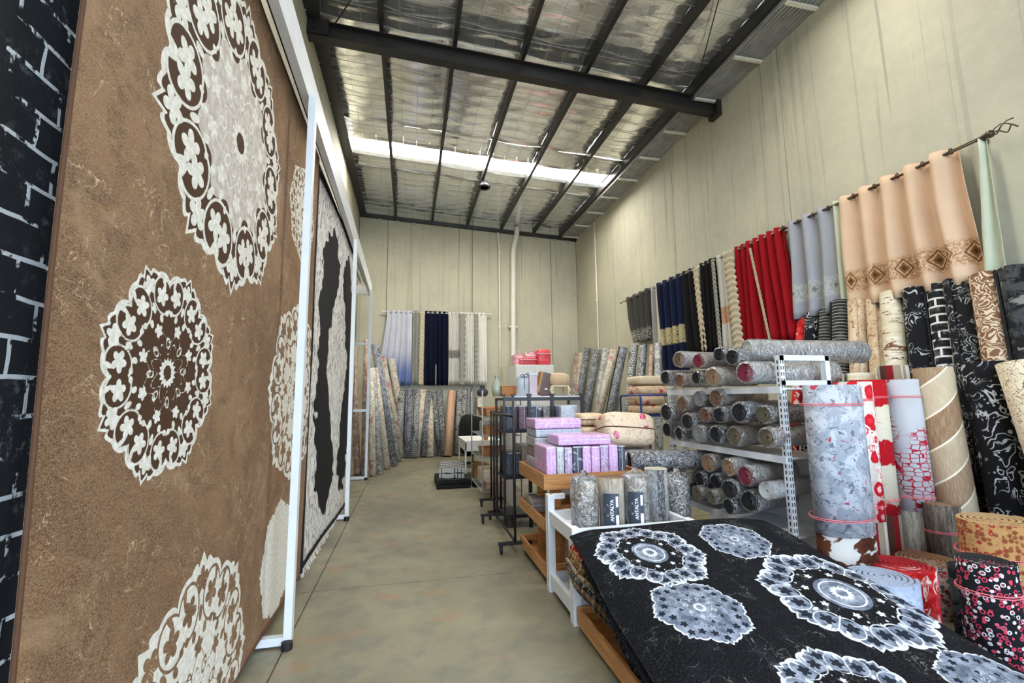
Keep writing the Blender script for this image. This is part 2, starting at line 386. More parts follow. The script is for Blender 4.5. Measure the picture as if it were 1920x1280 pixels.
RUG = dict(
  grey_marble=rug_distress('grey_marbled_rug', srgb(152,158,168), srgb(86,92,104), srgb(206,208,212), 4, accent=None),
  grey_red=rug_distress('grey_rug_red_flecks', srgb(150,156,166), srgb(92,96,108), srgb(184,188,196), 8, accent=srgb(168,60,80), acc=(1.5, 0.66, 0.69)),
  red_rose=rug_floral('red_rose_runner', srgb(204,198,188), K['red'], srgb(240,214,208), srgb(206,40,60), 8),
  red_cream=rug_bands('red_cream_runner', srgb(204,196,174), srgb(166,14,26)),
  lattice=rug_lattice('grey_red_lattice_runner', srgb(178,180,184), srgb(168,22,46)),
  swirl=rug_swirl('beige_swirl_runner', [srgb(168,148,120), srgb(134,104,76), srgb(180,164,138), srgb(144,116,88)]),
  stripe=rug_stripes('striped_runner', [srgb(120,24,26), srgb(150,134,116), srgb(196,190,178), srgb(92,72,58), srgb(170,166,160), srgb(74,44,36)], 0.36),
  brown_swirl=rug_distress('brown_white_runner', srgb(70,34,22), srgb(48,24,18), srgb(84,44,28), 3, accent=srgb(196,194,190), acc=(0.8, 0.50, 0.52)),
  black_scroll=rug_scroll('black_scroll_rug', srgb(18,18,22), srgb(176,178,182), 8, freq=2.0, wdt=0.11, plain_mask=True),
  black_damask=rug_scroll('black_damask_rug', srgb(20,20,22), srgb(150,152,150), 10, freq=2.2, wdt=0.10, plain_mask=True),
  cream_scroll=rug_scroll('cream_scroll_rug', srgb(212,200,174), srgb(120,92,72), 13, freq=2.6, wdt=0.07),
  brown_scroll=rug_scroll('brown_cream_scroll_rug', srgb(120,86,64), srgb(206,188,162), 9, freq=2.3, wdt=0.18),
  brick=rug_brick('black_rug_white_brick_lines', srgb(24,25,27), srgb(206,206,204)),
  beige_crackle=rug_distress('beige_crackle_rug', srgb(190,164,132), srgb(116,74,48), srgb(206,186,158), 9),
  birch=rug_distress('birch_bark_rug', srgb(206,196,170), srgb(108,66,42), srgb(222,214,196), 3, stretch=(0.6,2.2,1)),
  black_marble=rug_distress('black_marbled_rug', srgb(24,25,27), srgb(14,14,16), srgb(64,66,68), 6, accent=srgb(122,122,120)),
  frames=rug_frames('dark_frame_line_rug', srgb(34,35,36), srgb(168,168,160)),
  gold=rug_floral('gold_persian_rug', srgb(164,124,78), srgb(122,74,40), srgb(150,40,36), srgb(92,58,36), 32),
  persian_black=rug_floral('black_persian_runner', srgb(16,16,20), srgb(210,204,208), srgb(196,60,84), srgb(24,24,34), 38),
  persian_cream=rug_floral('cream_persian_runner', srgb(212,206,196), srgb(186,60,84), srgb(120,100,96), srgb(60,52,60), 30),
  red_plain=rug_distress('red_runner', srgb(186,20,26), srgb(160,14,22), srgb(206,60,60), 9, accent=srgb(232,214,208)),
  bluegrey=rug_distress('blue_grey_runner', srgb(146,156,176), srgb(118,128,146), srgb(164,174,192), 10),
  brown_plain=rug_distress('brown_runner', srgb(134,98,70), srgb(110,76,52), srgb(150,116,88), 10),
  taupe_grain=rug_distress('taupe_grained_runner', srgb(150,140,126), srgb(110,100,88), srgb(176,168,154), 14, stretch=(3,0.4,1)),
  dark_grain=rug_distress('dark_grained_runner', srgb(78,70,62), srgb(50,46,42), srgb(110,100,90), 14, stretch=(3,0.4,1)),
  wrap_dark=rug_distress('dark_rug_in_plastic', srgb(44,45,47), srgb(20,20,22), srgb(96,98,100), 8, coat=0.9),
  wrap_grey=rug_distress('grey_rug_in_plastic', srgb(116,116,114), srgb(60,60,62), srgb(170,170,166), 8, coat=0.9),
  wrap_cream=rug_distress('cream_rug_in_plastic', srgb(176,164,138), srgb(128,106,84), srgb(204,198,178), 9, coat=0.6, accent=srgb(168,108,96)),
  wrap_blue=rug_distress('blue_grey_rug_in_plastic', srgb(56,60,72), srgb(30,32,40), srgb(104,108,118), 7, coat=0.9),
  wrap_brown=rug_distress('brown_rug_in_plastic', srgb(140,100,76), srgb(96,62,46), srgb(178,150,124), 8, coat=0.6),
  wrap_greek=rug_brick('dark_patterned_rug_in_plastic', srgb(34,35,38), srgb(150,150,146), 0.07, 0.06, 0.012, coat=0.7),
  wrap_stripe=rug_stripes('grey_striped_rug_in_plastic', [srgb(108,108,108), srgb(60,60,62), srgb(128,128,126), srgb(24,24,26), srgb(110,110,108)], 0.3, coat=0.5),
  orange_beige=rug_stripes('peach_rug_in_plastic', [srgb(196,146,110), srgb(200,186,160), srgb(206,160,124)], 0.9, coat=0.5),
  pale=rug_distress('pale_rug_in_plastic', srgb(206,202,194), srgb(160,150,146), srgb(226,224,220), 12, coat=0.6, stretch=(1,3,1)),
)
EDGE = {k: plain('rug_edge_'+k, c, 0.9, bump=0.4) for k, c in dict(brown=srgb(122,92,70), red=srgb(176,22,32), dark=srgb(34,34,36), grey=srgb(140,140,140), cream=srgb(200,190,170), bluegrey=srgb(150,160,180), tan=srgb(150,116,86), gold=srgb(176,144,100), black=srgb(16,16,18), maroon=srgb(130,40,60), olive=srgb(104,94,72), pale=srgb(206,204,200)).items()}

# ------------------------------------------------------------------ the setting
XL, XR, YB, YF = -1.55, 5.30, 13.75, -2.6
def zroof(x): return 7.30 - 0.048*(x + 0.53)       # foil lining
fl = struct(link('floor', MB().box(XL-0.2, XR+0.2, YF-0.2, YB+0.2, -0.20, -0.012).mesh('floor', MAT['joint'])))
xs = [XL-0.2, -0.77, XR+0.2]; ys = [YF-0.2, 0.9, 4.33, 9.2, YB+0.2]
for i in range(2):
    for j in range(4):
        MB().box(xs[i]+0.005, xs[i+1]-0.005, ys[j]+0.005, ys[j+1]-0.005, -0.012, 0).build('slab', MAT['floor'], fl)
def wall(name, back, panels):
    w = struct(link(name, back.mesh(name, MAT['joint'])))
    for p in panels: MB().box(*p).build('panel', MAT['wall'], w)
    return w
g = 0.008
pr = [YF-0.2, -0.55, 2.33, 5.22, 8.1, 11.0, YB]
wall('wall_right', MB().box(XR+0.03, XR+0.2, YF-0.2, YB+0.2, 0, 7.4), [(XR, XR+0.03, pr[i]+g, pr[i+1]-g, 0, 7.4) for i in range(6)])
pb = [XL, -0.72, 1.85, 4.42, XR]
wall('wall_back', MB().box(XL-0.2, XR+0.2, YB+0.03, YB+0.2, 0, 7.6), [(pb[i]+g, pb[i+1]-g, YB, YB+0.03, 0, 7.6) for i in range(4)])
pl = [YF-0.2, 1.6, 4.6, 7.6, 10.6, YB]
wall('wall_left', MB().box(XL-0.2, XL-0.03, YF-0.2, YB+0.2, 0, 7.6), [(XL-0.03, XL, pl[i]+g, pl[i+1]-g, 0, 7.6) for i in range(5)])
wf = struct(MB().box(XL-0.2, -1.15, YF-0.2, YF, 0, 7.6).box(4.9, XR+0.2, YF-0.2, YF, 0, 7.6).box(-1.15, 4.9, YF-0.2, YF, 5.4, 7.6).build('wall_front', MAT['wall']))
struct(MB().box(-14, 18, -16, YF-0.2, -0.2, -0.02).build('apron', MAT['floor']))

# ceiling: foil sheets, purlins, rafters, skylight and added light strip, gutter
ce = struct(thing('ceiling', 'x', 'x', (0,0,0))); del ce['label'], ce['category']
PUR = [-0.53, 0.57, 1.66, 2.75, 3.82, 4.72]
cuts_x = [XL] + PUR + [XR]
SKY = [(3.30, 3.80), (9.82, 10.50)]  # near strip is unseen, added to brighten the near wall, rug and floor
seams = [YF, -0.5, 1.6, SKY[0][0], SKY[0][1], 4.6, 6.55, 9.1, 9.82, 10.5, 11.0, YB]
def is_sky(a, b): return any(abs(a-s0) < 0.01 and abs(b-s1) < 0.01 for s0, s1 in SKY)
for i in range(len(cuts_x)-1):
    for j in range(len(seams)-1):
        x0, x1, y0, y1 = cuts_x[i], cuts_x[i+1], seams[j], seams[j+1]
        if is_sky(y0, y1):
            if i == len(cuts_x)-2: pass
            m = MB(); z0, z1 = zroof(x0), zroof(x1)
            m.add([(x0+0.02,y0,z0+0.05),(x1-0.02,y0,z1+0.05),(x1-0.02,y1,z1+0.05),(x0+0.02,y1,z0+0.05),(x0+0.02,y0,z0+0.07),(x1-0.02,y0,z1+0.07),(x1-0.02,y1,z1+0.07),(x0+0.02,y1,z0+0.07)], [(0,3,2,1),(4,5,6,7),(0,1,5,4),(1,2,6,5),(2,3,7,6),(3,0,4,7)])
            m.build('skylight_or_fill_sheet', MAT['skylight'] if i < len(cuts_x)-2 else MAT['foil'], ce)
            continue
        nx = 14; ny = max(3, int((y1-y0)/0.05)); vs = []; fs = []
        ph = rng.random(4)*6
        for b in range(ny+1):
            for a in range(nx+1):
                u = a/nx; y = y0 + (y1-y0)*b/ny; x = x0 + (x1-x0)*u
                sag = 0.035*math.sin(PI*u) * (0.75 + 0.4*math.sin(1.3*y+ph[0]))
                rip = 0.010*abs(math.sin(y*PI/0.30)) * (0.3+0.7*math.sin(PI*u)) + 0.010*math.sin(y*2.3+u*3+ph[1]) + 0.003*math.sin(y*19+u*11+ph[2])
                edge = 0.03*(math.exp(-((y-y0)/0.05)**2) + math.exp(-((y1-y)/0.05)**2))
                vs.append((x, y, zroof(x) - sag + rip - edge))
        for b in range(ny):
            for a in range(nx): q = b*(nx+1)+a; fs.append((q, q+nx+1, q+nx+2, q+1))
        MB().add(vs, fs).build('foil_sheet', MAT['foil'], ce, smooth=True)
m = MB(); m.box(XL-0.2, XR+0.2, YF-0.2, YB+0.2, 7.62, 7.7); m.build('roof_deck', MAT['galv'], ce)
for x in PUR:       # C purlins
    zt = zroof(x) - 0.02; m = MB()
    m.box(x-0.004, x+0.004, YF, YB, zt-0.17, zt).box(x-0.004, x+0.06, YF, YB, zt-0.176, zt-0.168).box(x-0.004, x+0.06, YF, YB, zt-0.004, zt+0.004).box(x+0.054, x+0.06, YF, YB, zt-0.17, zt-0.145)
    m.build('purlin', MAT['steel'], ce)
    for yb_ in (3.0, 9.2): MB().box(x-0.02, x+0.05, yb_, yb_+0.05, zt-0.12, zt-0.05).build('purlin_cleat', MAT['galv'], ce)
m = MB()             # safety mesh wires under the foil
for k in range(int((YB-YF)/0.3)):
    y = YF + 0.15 + k*0.3
    if any(s0-0.05 < y < s1+0.05 for s0, s1 in SKY): continue
    m.bar((XL, y, zroof(XL)-0.055), (4.7, y, zroof(4.7)-0.055), 0.007, 0.007)
for k in range(21):
    x = XL + 0.15 + k*0.29; m.bar((x, YF, zroof(x)-0.072), (x, YB, zroof(x)-0.072), 0.0035, 0.0035)
o = m.build('safety_mesh', MAT['bolt'], ce); o['kind'] = 'stuff'
def ibeam(p0, p1, w, h, tf=0.014, tw=0.012):
    p0, p1 = Vector(p0), Vector(p1); m = MB()
    m.bar(p0 - Vector((0,0,tf/2)), p1 - Vector((0,0,tf/2)), w, tf).bar(p0 - Vector((0,0,h-tf/2)), p1 - Vector((0,0,h-tf/2)), w, tf).bar(p0 - Vector((0,0,h/2)), p1 - Vector((0,0,h/2)), tw, h-2*tf)
    return m
for y in (6.58, 0.4):
    a, b = (XL, y, zroof(XL)-0.195), (XR, y, zroof(XR)-0.195)
    r = ibeam(a, b, 0.16, 0.26).build('rafter_beam', MAT['steel'], ce)
    MB().box(XR-0.10, XR, y-0.12, y+0.12, zroof(XR)-0.50, zroof(XR)-0.17).build('beam_end_plate', MAT['steel'], ce)
    for x, z in ((XL+0.10, zroof(XL)-0.26), (XL+0.10, zroof(XL)-0.38)):
        for s in (-0.03, 0.03): MB().lathe([(0.016,0),(0.016,0.012),(0.008,0.02)], (x, y-0.10, z), 8, axis='y').build('bolt', MAT['bolt'], ce)
    MB().box(XL, XL+0.3, y-0.095, y-0.08, zroof(XL)-0.44, zroof(XL)-0.19).build('beam_cleat', MAT['steel'], ce)
MB().bar((XL, YB-0.05, zroof(XL)-0.25), (XR, YB-0.05, zroof(XR)-0.25), 0.10, 0.11).build('wall_rafter', MAT['steel'], ce)
for x in (-0.95, -0.45, 0.05, 1.15, 3.9, 4.55, 5.0):
    MB().box(x-0.035, x+0.035, YB-0.06, YB, zroof(x)-0.36, zroof(x)-0.29).build('rafter_cleat', MAT['galv'], ce)
MB().bar((XL+0.10, YF, zroof(XL)-0.22), (XL+0.10, YB, zroof(XL)-0.22), 0.20, 0.012).bar((XL+0.006, YF, zroof(XL)-0.15), (XL+0.006, YB, zroof(XL)-0.15), 0.012, 0.14).build('edge_angle', MAT['steel'], ce)
for k in range(9): MB().lathe([(0.012,0),(0.012,0.01),(0.006,0.018)], (XL+0.012, 4.2+k*1.05, zroof(XL)-0.26), 8, axis='x').build('bolt', MAT['bolt'], ce)
# corrugated box gutter along the right wall
gx0, gx1 = 4.80, XR-0.01; zg = zroof(XR) - 0.21; m = MB()
m.box(gx0, gx1, YF, YB, zg+0.012, zg+0.02); m.build('gutter_sheet', MAT['galv'], ce)
for k in range(8):
    x = gx0 + 0.03 + k*0.06
    MB().add([(x,YF,zg+0.012),(x+0.008,YF,zg-0.016),(x+0.024,YF,zg-0.016),(x+0.032,YF,zg+0.012),(x,YB,zg+0.012),(x+0.008,YB,zg-0.016),(x+0.024,YB,zg-0.016),(x+0.032,YB,zg+0.012)], [(0,1,5,4),(1,2,6,5),(2,3,7,6)]).build('gutter_rib', MAT['galv'], ce)
MB().box(gx0-0.02, gx0, YF, YB, zg-0.02, zg+0.20).build('gutter_edge', MAT['galv'], ce)
for k in range(16):
    y = 13.5 - k*1.0
    MB().box(gx0, gx1, y-0.025, y+0.025, zg-0.05, zg-0.017).build('gutter_strap', MAT['pvc'], ce)
def rod(p0, p1, r, mat, name): return MB().tube([p0, p1], r, 8).build(name, mat, ce)
rod((XL+0.35, 6.5, zroof(XL)-0.30), (0.2, 4.2, zroof(0)-0.14), 0.010, MAT['steel'], 'brace_rod')
rod((4.75, 6.5, 6.75), (3.75, 4.2, 7.0), 0.008, MAT['steel'], 'brace_rod')

# high-bay lamp
c = px(908, 352, z=6.80)
la = thing('high_bay_lamp', 'round black lamp hanging below the foil roof near the skylight', 'lamp', c)
MB().lathe([(0.02,0.16),(0.09,0.15),(0.11,0.10),(0.15,0.05),(0.155,0.0),(0.14,-0.01),(0.11,0.0)], c, 24).build('housing', MAT['black_metal'], la, True)
MB().lathe([(0.0,0.01),(0.085,0.008),(0.10,0.0)], c, 24).build('lens', MAT['pvc'], la, True)
MB().tube([c + Vector((0,0,0.15)), c + Vector((0,0,zroof(c.x)-c.z))], 0.010, 8).build('hanger', MAT['black_metal'], la)

# drain pipe and conduits
def pipe(name, label, pts, r, mat, clips, n=14):
    t = thing(name, label, 'pipe', pts[-1])
    MB().tube(pts, r, n).build('tube', mat, t, True)
    for z in clips:
        p = min(pts, key=lambda q: abs(q[2]-z)); MB().box(p[0]-r*1.7, p[0]+r*1.7, p[1]-r*0.4, p[1]+r*1.12, z-0.02, z+0.02).build('clip', mat, t)
pipe('drain_pipe', 'white plastic drain pipe with a kink near the roof on the back wall', [(3.27, YB-0.10, 7.03), (3.26, YB-0.10, 6.80), (3.24, YB-0.10, 6.72), (3.15, YB-0.10, 6.30), (3.14, YB-0.10, 6.22), (3.11, YB-0.10, 3.0), (3.11, YB-0.10, 0)], 0.085, MAT['pvc'], [3.8])
pipe('conduit', 'thin white conduit beside the drain pipe on the back wall', [(2.66, YB-0.05, 7.03), (2.66, YB-0.05, 6.75), (2.70, YB-0.04, 6.4), (2.70, YB-0.04, 3.8), (2.70, YB-0.04, 0)], 0.028, MAT['pvc'], [6.2, 3.8, 2.6], 8)
yc = px(1118, 520, x=XR-0.03).y
pipe('conduit', 'thin pale conduit on the right wall next to the back corner', [(XR-0.03, yc, 6.75), (XR-0.03, yc, 4.0), (XR-0.03, yc, 0)], 0.018, MAT['pvc'], [4.4], 8)

# ------------------------------------------------------------------ left display rack
RX = -0.79
rk = thing('rug_display_rack', 'tall white steel rack of posts and overhead beam carrying the hanging rugs', 'rack', (RX-0.35, 6.5, 0))
POSTS = [(3.46, -0.755), (6.70, -0.80), (9.85, -0.835)]
ZT = 3.90
beam_pts = [(-0.74, 0.5), (-0.855, 10.4)]
def bx_at(y): return beam_pts[0][0] + (beam_pts[1][0]-beam_pts[0][0])*(y-0.5)/9.9
MB().bar((bx_at(0.2)-0.04, 0.2, 4.02), (bx_at(10.4)-0.04, 10.4, 4.02), 0.06, 0.26).build('top_beam', MAT['white_metal'], rk)
MB().bar((bx_at(0.2)-0.60, 0.2, 4.02), (bx_at(10.4)-0.60, 10.4, 4.02), 0.05, 0.20).build('back_beam', MAT['white_metal'], rk)
for k, dx in enumerate((0.105, 0.19, 0.28, 0.37, 0.46)):
    MB().bar((bx_at(0.2)-dx, 0.2, 4.035), (bx_at(9.7)-dx, 9.7, 4.035), 0.035, 0.05).build('sliding_track', MAT['black_metal'] if k % 2 == 0 else MAT['galv'], rk)
MB().bar((bx_at(10.4)-0.04, 10.38, 4.02), (bx_at(10.4)-0.60, 10.38, 4.02), 0.05, 0.2).build('end_beam', MAT['white_metal'], rk)
for k, (y, x) in enumerate(POSTS):
    MB().bar((x, y, 0.03), (x, y, ZT), 0.05, 0.06, up=(0,1,0)).build('post', MAT['white_metal'], rk)
    b = MB().bar((x, y, 0.04), (x-0.62, y, 0.04), 0.05, 0.05).build('base_bar', MAT['white_metal'], rk)
    MB().lathe([(0.034,0),(0.036,0.012),(0.034,0.045),(0.02,0.05)], (x+0.004, y-0.045, 0.0), 14).build('rubber_foot', MAT['black_rubber'], rk)
    MB().bar((x-0.62, y, 0.03), (x-0.62, y, ZT), 0.05, 0.05, up=(0,1,0)).build('back_post', MAT['white_metal'], rk)
y, x = POSTS[2]
for z in (2.75, 1.38): MB().bar((x, y, z), (x-0.60, y, z), 0.04, 0.05).build('cross_rail', MAT['white_metal'], rk)

# ------------------------------------------------------------------ patterned rugs
def fold(th, n):
    a = th*n/(2*PI); k = np.round(a); return (a-k)*2*PI/n, k
def flower(lx, ly, cx, cy, rf, pet=5, rot=0.0):
    dx, dy = lx-cx, ly-cy; q = np.hypot(dx, dy); ph = np.arctan2(dy, dx)+rot
    return rf*(0.42+0.58*np.abs(np.cos(pet*ph/2))**0.7) - q
def ringd(lx, ly, cx, cy, r, w, ax=1.0): return w - np.abs(np.hypot((lx-cx)/ax, ly-cy)-r)
def ell(lx, ly, cx, cy, a, b): return (1-np.hypot((lx-cx)/a, (ly-cy)/b))*min(a, b)
def medallion(X, Y, R, n=8, rot=0.0):
    r = np.hypot(X, Y); th = np.arctan2(Y, X)+rot
    da, k = fold(th, n); t = np.abs(da)/(PI/n)
    rout = R*(0.77 + 0.21*(1-np.clip(t/0.46, 0, 1)**0.9) + 0.125*np.sqrt(np.clip(1-((t-0.60)/0.42)**2, 0, 1)))
    lx, ly = r*np.cos(da), np.abs(r*np.sin(da))
    out = rout - r
    fl_ = np.maximum(flower(lx, ly, 0.80*R, 0, 0.088*R), flower(lx, ly, 0.665*R, 0.155*R, 0.092*R, 5, 0.5))
    arcs = np.maximum(ringd(lx, ly, 0.665*R, 0.165*R, 0.132*R, 0.0085*R, 1.25), ell(lx, ly, 0.775*R, 0.225*R, 0.06*R, 0.020*R))
    arcs = np.where(r > 0.5*R, arcs, -0.05)
    arcs = np.maximum(arcs, ell(lx, ly, 0.60*R, 0.0, 0.05*R, 0.024*R))
    dots = np.maximum(ell(lx, ly, 0.485*R, 0.075*R, 0.036*R, 0.026*R), ell(lx, ly, 0.50*R, 0.17*R, 0.028*R, 0.026*R))
    dots = np.maximum(dots, flower(lx, ly, 0.40*R, 0, 0.062*R))
    core = np.maximum(ringd(r, 0*r, 0, 0, 0.085*R, 0.02*R), (0.14*R*(0.55+0.45*np.abs(np.cos(8*th)))-r)*1.0)
    core = np.where(r < 0.065*R, -0.02, core)
    lines = 0.0065*R - np.abs(r - 0.32*R*(1+0.16*np.cos(8*th+0.6)))
    lines = np.maximum(lines, 0.006*R - np.abs(r - 0.215*R*(1+0.25*np.cos(8*th))))
    d8, _ = fold(th+PI/8, 8); l8x, l8y = r*np.cos(d8), np.abs(r*np.sin(d8))
    lines = np.maximum(lines, ringd(l8x, l8y, 0.265*R, 0, 0.028*R, 0.006*R, 1.6))
    ribs = np.where(r > 0.5*R, 0.008*R - r*np.sin(PI/n-np.abs(da)), -0.05)
    return dict(ribs=ribs, out=out, fl=fl_, arcs=arcs, dots=dots, core=core, lines=lines, r=r, band=0.018*R-np.abs(out-0.018*R))
def grid_rug(name, U, V, pos, pat, mat, parent=None, thick=0.012, nrm=None, flatback=False):
    """U, V: 1-D metres; pos(U,V) -> xyz arrays; pat(U,V) -> 3 channels of signed distance (m)"""
    uu, vv = np.meshgrid(U, V, indexing='ij'); P = np.stack(pos(uu, vv), -1).reshape(-1, 3)
    nu, nv = len(U), len(V); i = np.arange(nu*nv).reshape(nu, nv)
    q = np.stack([i[:-1,:-1], i[1:,:-1], i[1:,1:], i[:-1,1:]], -1).reshape(-1, 4)
    N = len(P); nr = np.array(nrm, float); P2 = P - nr*thick
    rim = np.concatenate([i[:,0], i[-1,1:], i[-2::-1,-1], i[0,-2:0:-1]])
    rq = np.stack([rim, np.roll(rim, -1), np.roll(rim, -1)+N, rim+N], -1)
    faces = np.concatenate([q, np.array([[2*N, 2*N+1, 2*N+2, 2*N+3]]), rq]).astype(np.int32) if flatback else np.concatenate([q, q[:, ::-1]+N, rq]).astype(np.int32)
    allv = np.concatenate([P, P2]).astype(np.float32); extra = 0
    if flatback: # plain backing sheet, inset behind the pile
        bc = P[[i[0,0], i[0,-1], i[-1,-1], i[-1,0]]]; bc = bc + (bc.mean(0)-bc)*0.08 - nr*0.035; allv = np.concatenate([allv, bc.astype(np.float32)]); extra = 4
    me = bpy.data.meshes.new(name); me.vertices.add(len(allv)); me.vertices.foreach_set('co', allv.ravel())
    me.loops.add(faces.size); me.loops.foreach_set('vertex_index', faces.ravel())
    me.polygons.add(len(faces)); me.polygons.foreach_set('loop_start', np.arange(0, faces.size, 4, dtype=np.int32))
    me.polygons.foreach_set('use_smooth', np.ones(len(faces), bool))
    me.update(calc_edges=True); me.validate()
    ch = pat(uu, vv); c = np.stack([np.clip(0.5 + k/0.05, 0, 1) for k in ch] + [np.ones_like(uu)], -1).reshape(-1, 4)
    c = np.concatenate([c, c, np.zeros((extra, 4))]).astype(np.float32)
    a = me.color_attributes.new('pat', 'FLOAT_COLOR', 'POINT'); a.data.foreach_set('color', c.ravel())
    uvl = me.uv_layers.new(name='UVMap'); uvv = np.concatenate([np.stack([uu, vv], -1).reshape(-1, 2)]*2 + [np.zeros((extra, 2))])[faces.ravel()]
    uvl.data.foreach_set('uv', uvv.astype(np.float32).ravel())
    me.materials.append(mat); return link(name, me, parent)

def rugmat(name, ground_fn, c_pat, c_zone, c_zone2, warp=0.02, rough=0.85, wob=60, spec=0.25, wst=(1,1,1)):
    t = NT(name); ch = t.sep(t.attr('pat')); uv = t.uv()
    w = (t.noise(t.vscale(uv, wst), wob, 3, 0.6) - 0.5)*warp*4
    r_, g_, b_ = [t.step(k + w, 0.47, 0.53) for k in ch]
    c = ground_fn(t, uv); c = t.mix(g_, c, c_zone(t, uv) if callable(c_zone) else c_zone)
    c = t.mix(b_, c, c_zone2(t, uv) if callable(c_zone2) else c_zone2)
    c = t.mix(r_, c, c_pat(t, uv) if callable(c_pat) else c_pat)
    f = t.noise(uv, 260, 2); f2 = t.noise(uv, 30, 4, 0.7, 0.8)
    return t.done(c, rough, 0, t.bump(f*0.5 + f2*0.5 + r_*0.5, 0.45, 0.006), spec=spec)
def leather(t, uv):
    big = t.noise(uv, 0.9, 4, 0.6, 0.4); mid = t.noise(uv, 6, 5, 0.75, 0.6); fine = t.noise(uv, 170, 5, 0.8, 0.4); hair = t.noise(t.vscale(uv, (1, 2.2, 1)), 60, 4, 0.75, 1.5)
    c = t.mix(t.step(big, 0.32, 0.68), srgb(88,56,33), srgb(134,100,70))
    c = t.mix(t.step(mid, 0.44, 0.64)*0.65, c, srgb(70,45,27))
    c = t.mix(t.step(fine, 0.46, 0.62)*0.55, c, srgb(172,136,100))
    c = t.mix(t.step((hair - 0.5).abs(), 0.03, 0.004)*0.6, c, srgb(200,174,144))
    c = t.mix(t.step(t.noise(uv, 2.2, 4, 0.7, 0.5), 0.55, 0.72)*0.45, c, srgb(186,154,120))
    br = t.step(t.noise(uv, 5, 3), 0.46, 0.58); crack = (t.noise(uv, 4.5, 5, 0.62, 1.2) - 0.5).abs()
    return t.mix(t.step(crack, 0.006, 0.0015)*br*0.8, c, srgb(212,184,150))
ZB0, ZB1, YB0, YB1 = 0.09, 3.95, 1.40, 4.47
MEDS = [ # y, z, R, style
 (2.52, 2.95, 0.84, 'big'), (2.0, 1.71, 0.43, 'open'), (2.42, 0.24, 0.70, 'fill'), (4.02, 1.68, 0.76, 'fill'), (3.98, 3.16, 0.43, 'fill'), (3.76, 0.47, 0.43, 'solid'), (1.35, 3.75, 0.4, 'none')]
def brown_pat(yy, zz):
    A = np.full(yy.shape, -0.05); G = A.copy(); B = A.copy()
    for (cy, cz, R, st) in MEDS:
        if st == 'none': continue
        m = medallion(yy-cy, zz-cz, R, 10 if st == 'big' else 8, 0.3 if st in ('big','open') else 0.0)
        if st in ('big', 'open'):
            d = np.maximum.reduce([m['band'], m['fl'], m['arcs'], m['dots'], m['core'], m['lines']])
            G = np.maximum(G, np.minimum(m['out'], 0.05))
            if st == 'big':
                B = np.maximum(B, 0.52*R*(1+0.10*np.cos(10*np.arctan2(zz-cz, yy-cy)+3)) - m['r'])
                B = np.minimum(B, np.maximum(m['r']-0.07*R, -0.05) + 0.0)
                holes = np.maximum(ell(m['r']*0+m['r'], 0*m['r'], 0.24*R, 0, 0.03*R, 0.02*R), -0.05); 
        else:
            ink = np.maximum.reduce([m['fl'], m['arcs'], m['dots']*0-0.01 if st == 'solid' else m['dots'], m['lines'], m['core']])
            d = m['out'] if st == 'solid' else np.minimum(m['out'], np.maximum(-ink, 0.035*R-m['out']*1.0))
        A = np.maximum(A, d)
    return A, G, B
mat_brown = rugmat('brown_distressed_rug', leather, lambda t, uv: t.mix(t.step(t.noise(uv, 40, 3), 0.35, 0.7), srgb(214,208,194), srgb(236,232,222)), srgb(74,50,32), lambda t, uv: t.mix(t.step(t.noise(uv, 26, 3, 0.6), 0.4, 0.6), srgb(188,174,162), srgb(206,198,188)))
U = np.linspace(YB0, YB1, 470); V = np.linspace(ZB0, ZB1, 590)
def brown_pos(y, z): return (-0.905 + 0.008*np.sin(y*3.1) + 0.010*np.sin(z*1.7+y) * (1-(z-ZB0)/(ZB1-ZB0)) , y + 0.012*np.sin(z*1.9), z + 0*y)
br = thing('hanging_rug', 'huge brown distressed rug with ivory lace medallions hanging on the left', 'rug', (-0.9, 2.95, ZB0), 'rugs hung from the display rack')
grid_rug('pile', U, V, brown_pos, brown_pat, mat_brown, br, 0.012, (1,0,0), True)
MAT['binding_brown'] = plain('brown_edge_binding', srgb(84,54,32), 0.85, bump=0.4)
pz = np.linspace(ZB0, ZB1, 24)
for ye in (YB0, YB1):
    pts = [Vector(tuple(float(k) for k in brown_pos(np.float64(ye), np.float64(z)))) + Vector((-0.004,0,0)) for z in pz]
    MB().tube(pts, 0.006, 8).build('edge_binding', MAT['binding_brown'], br, True)
MB().tube([(-0.912, y, float(brown_pos(np.float64(y), np.float64(ZB0))[2])) for y in np.linspace(YB0, YB1, 10)], 0.010, 8).build('edge_binding', MAT['binding_brown'], br, True)
MB().bar((-0.93, YB0, ZB1+0.01), (-0.93, YB1, ZB1+0.01), 0.03, 0.06).build('hanging_rail', MAT['black_metal'], br)

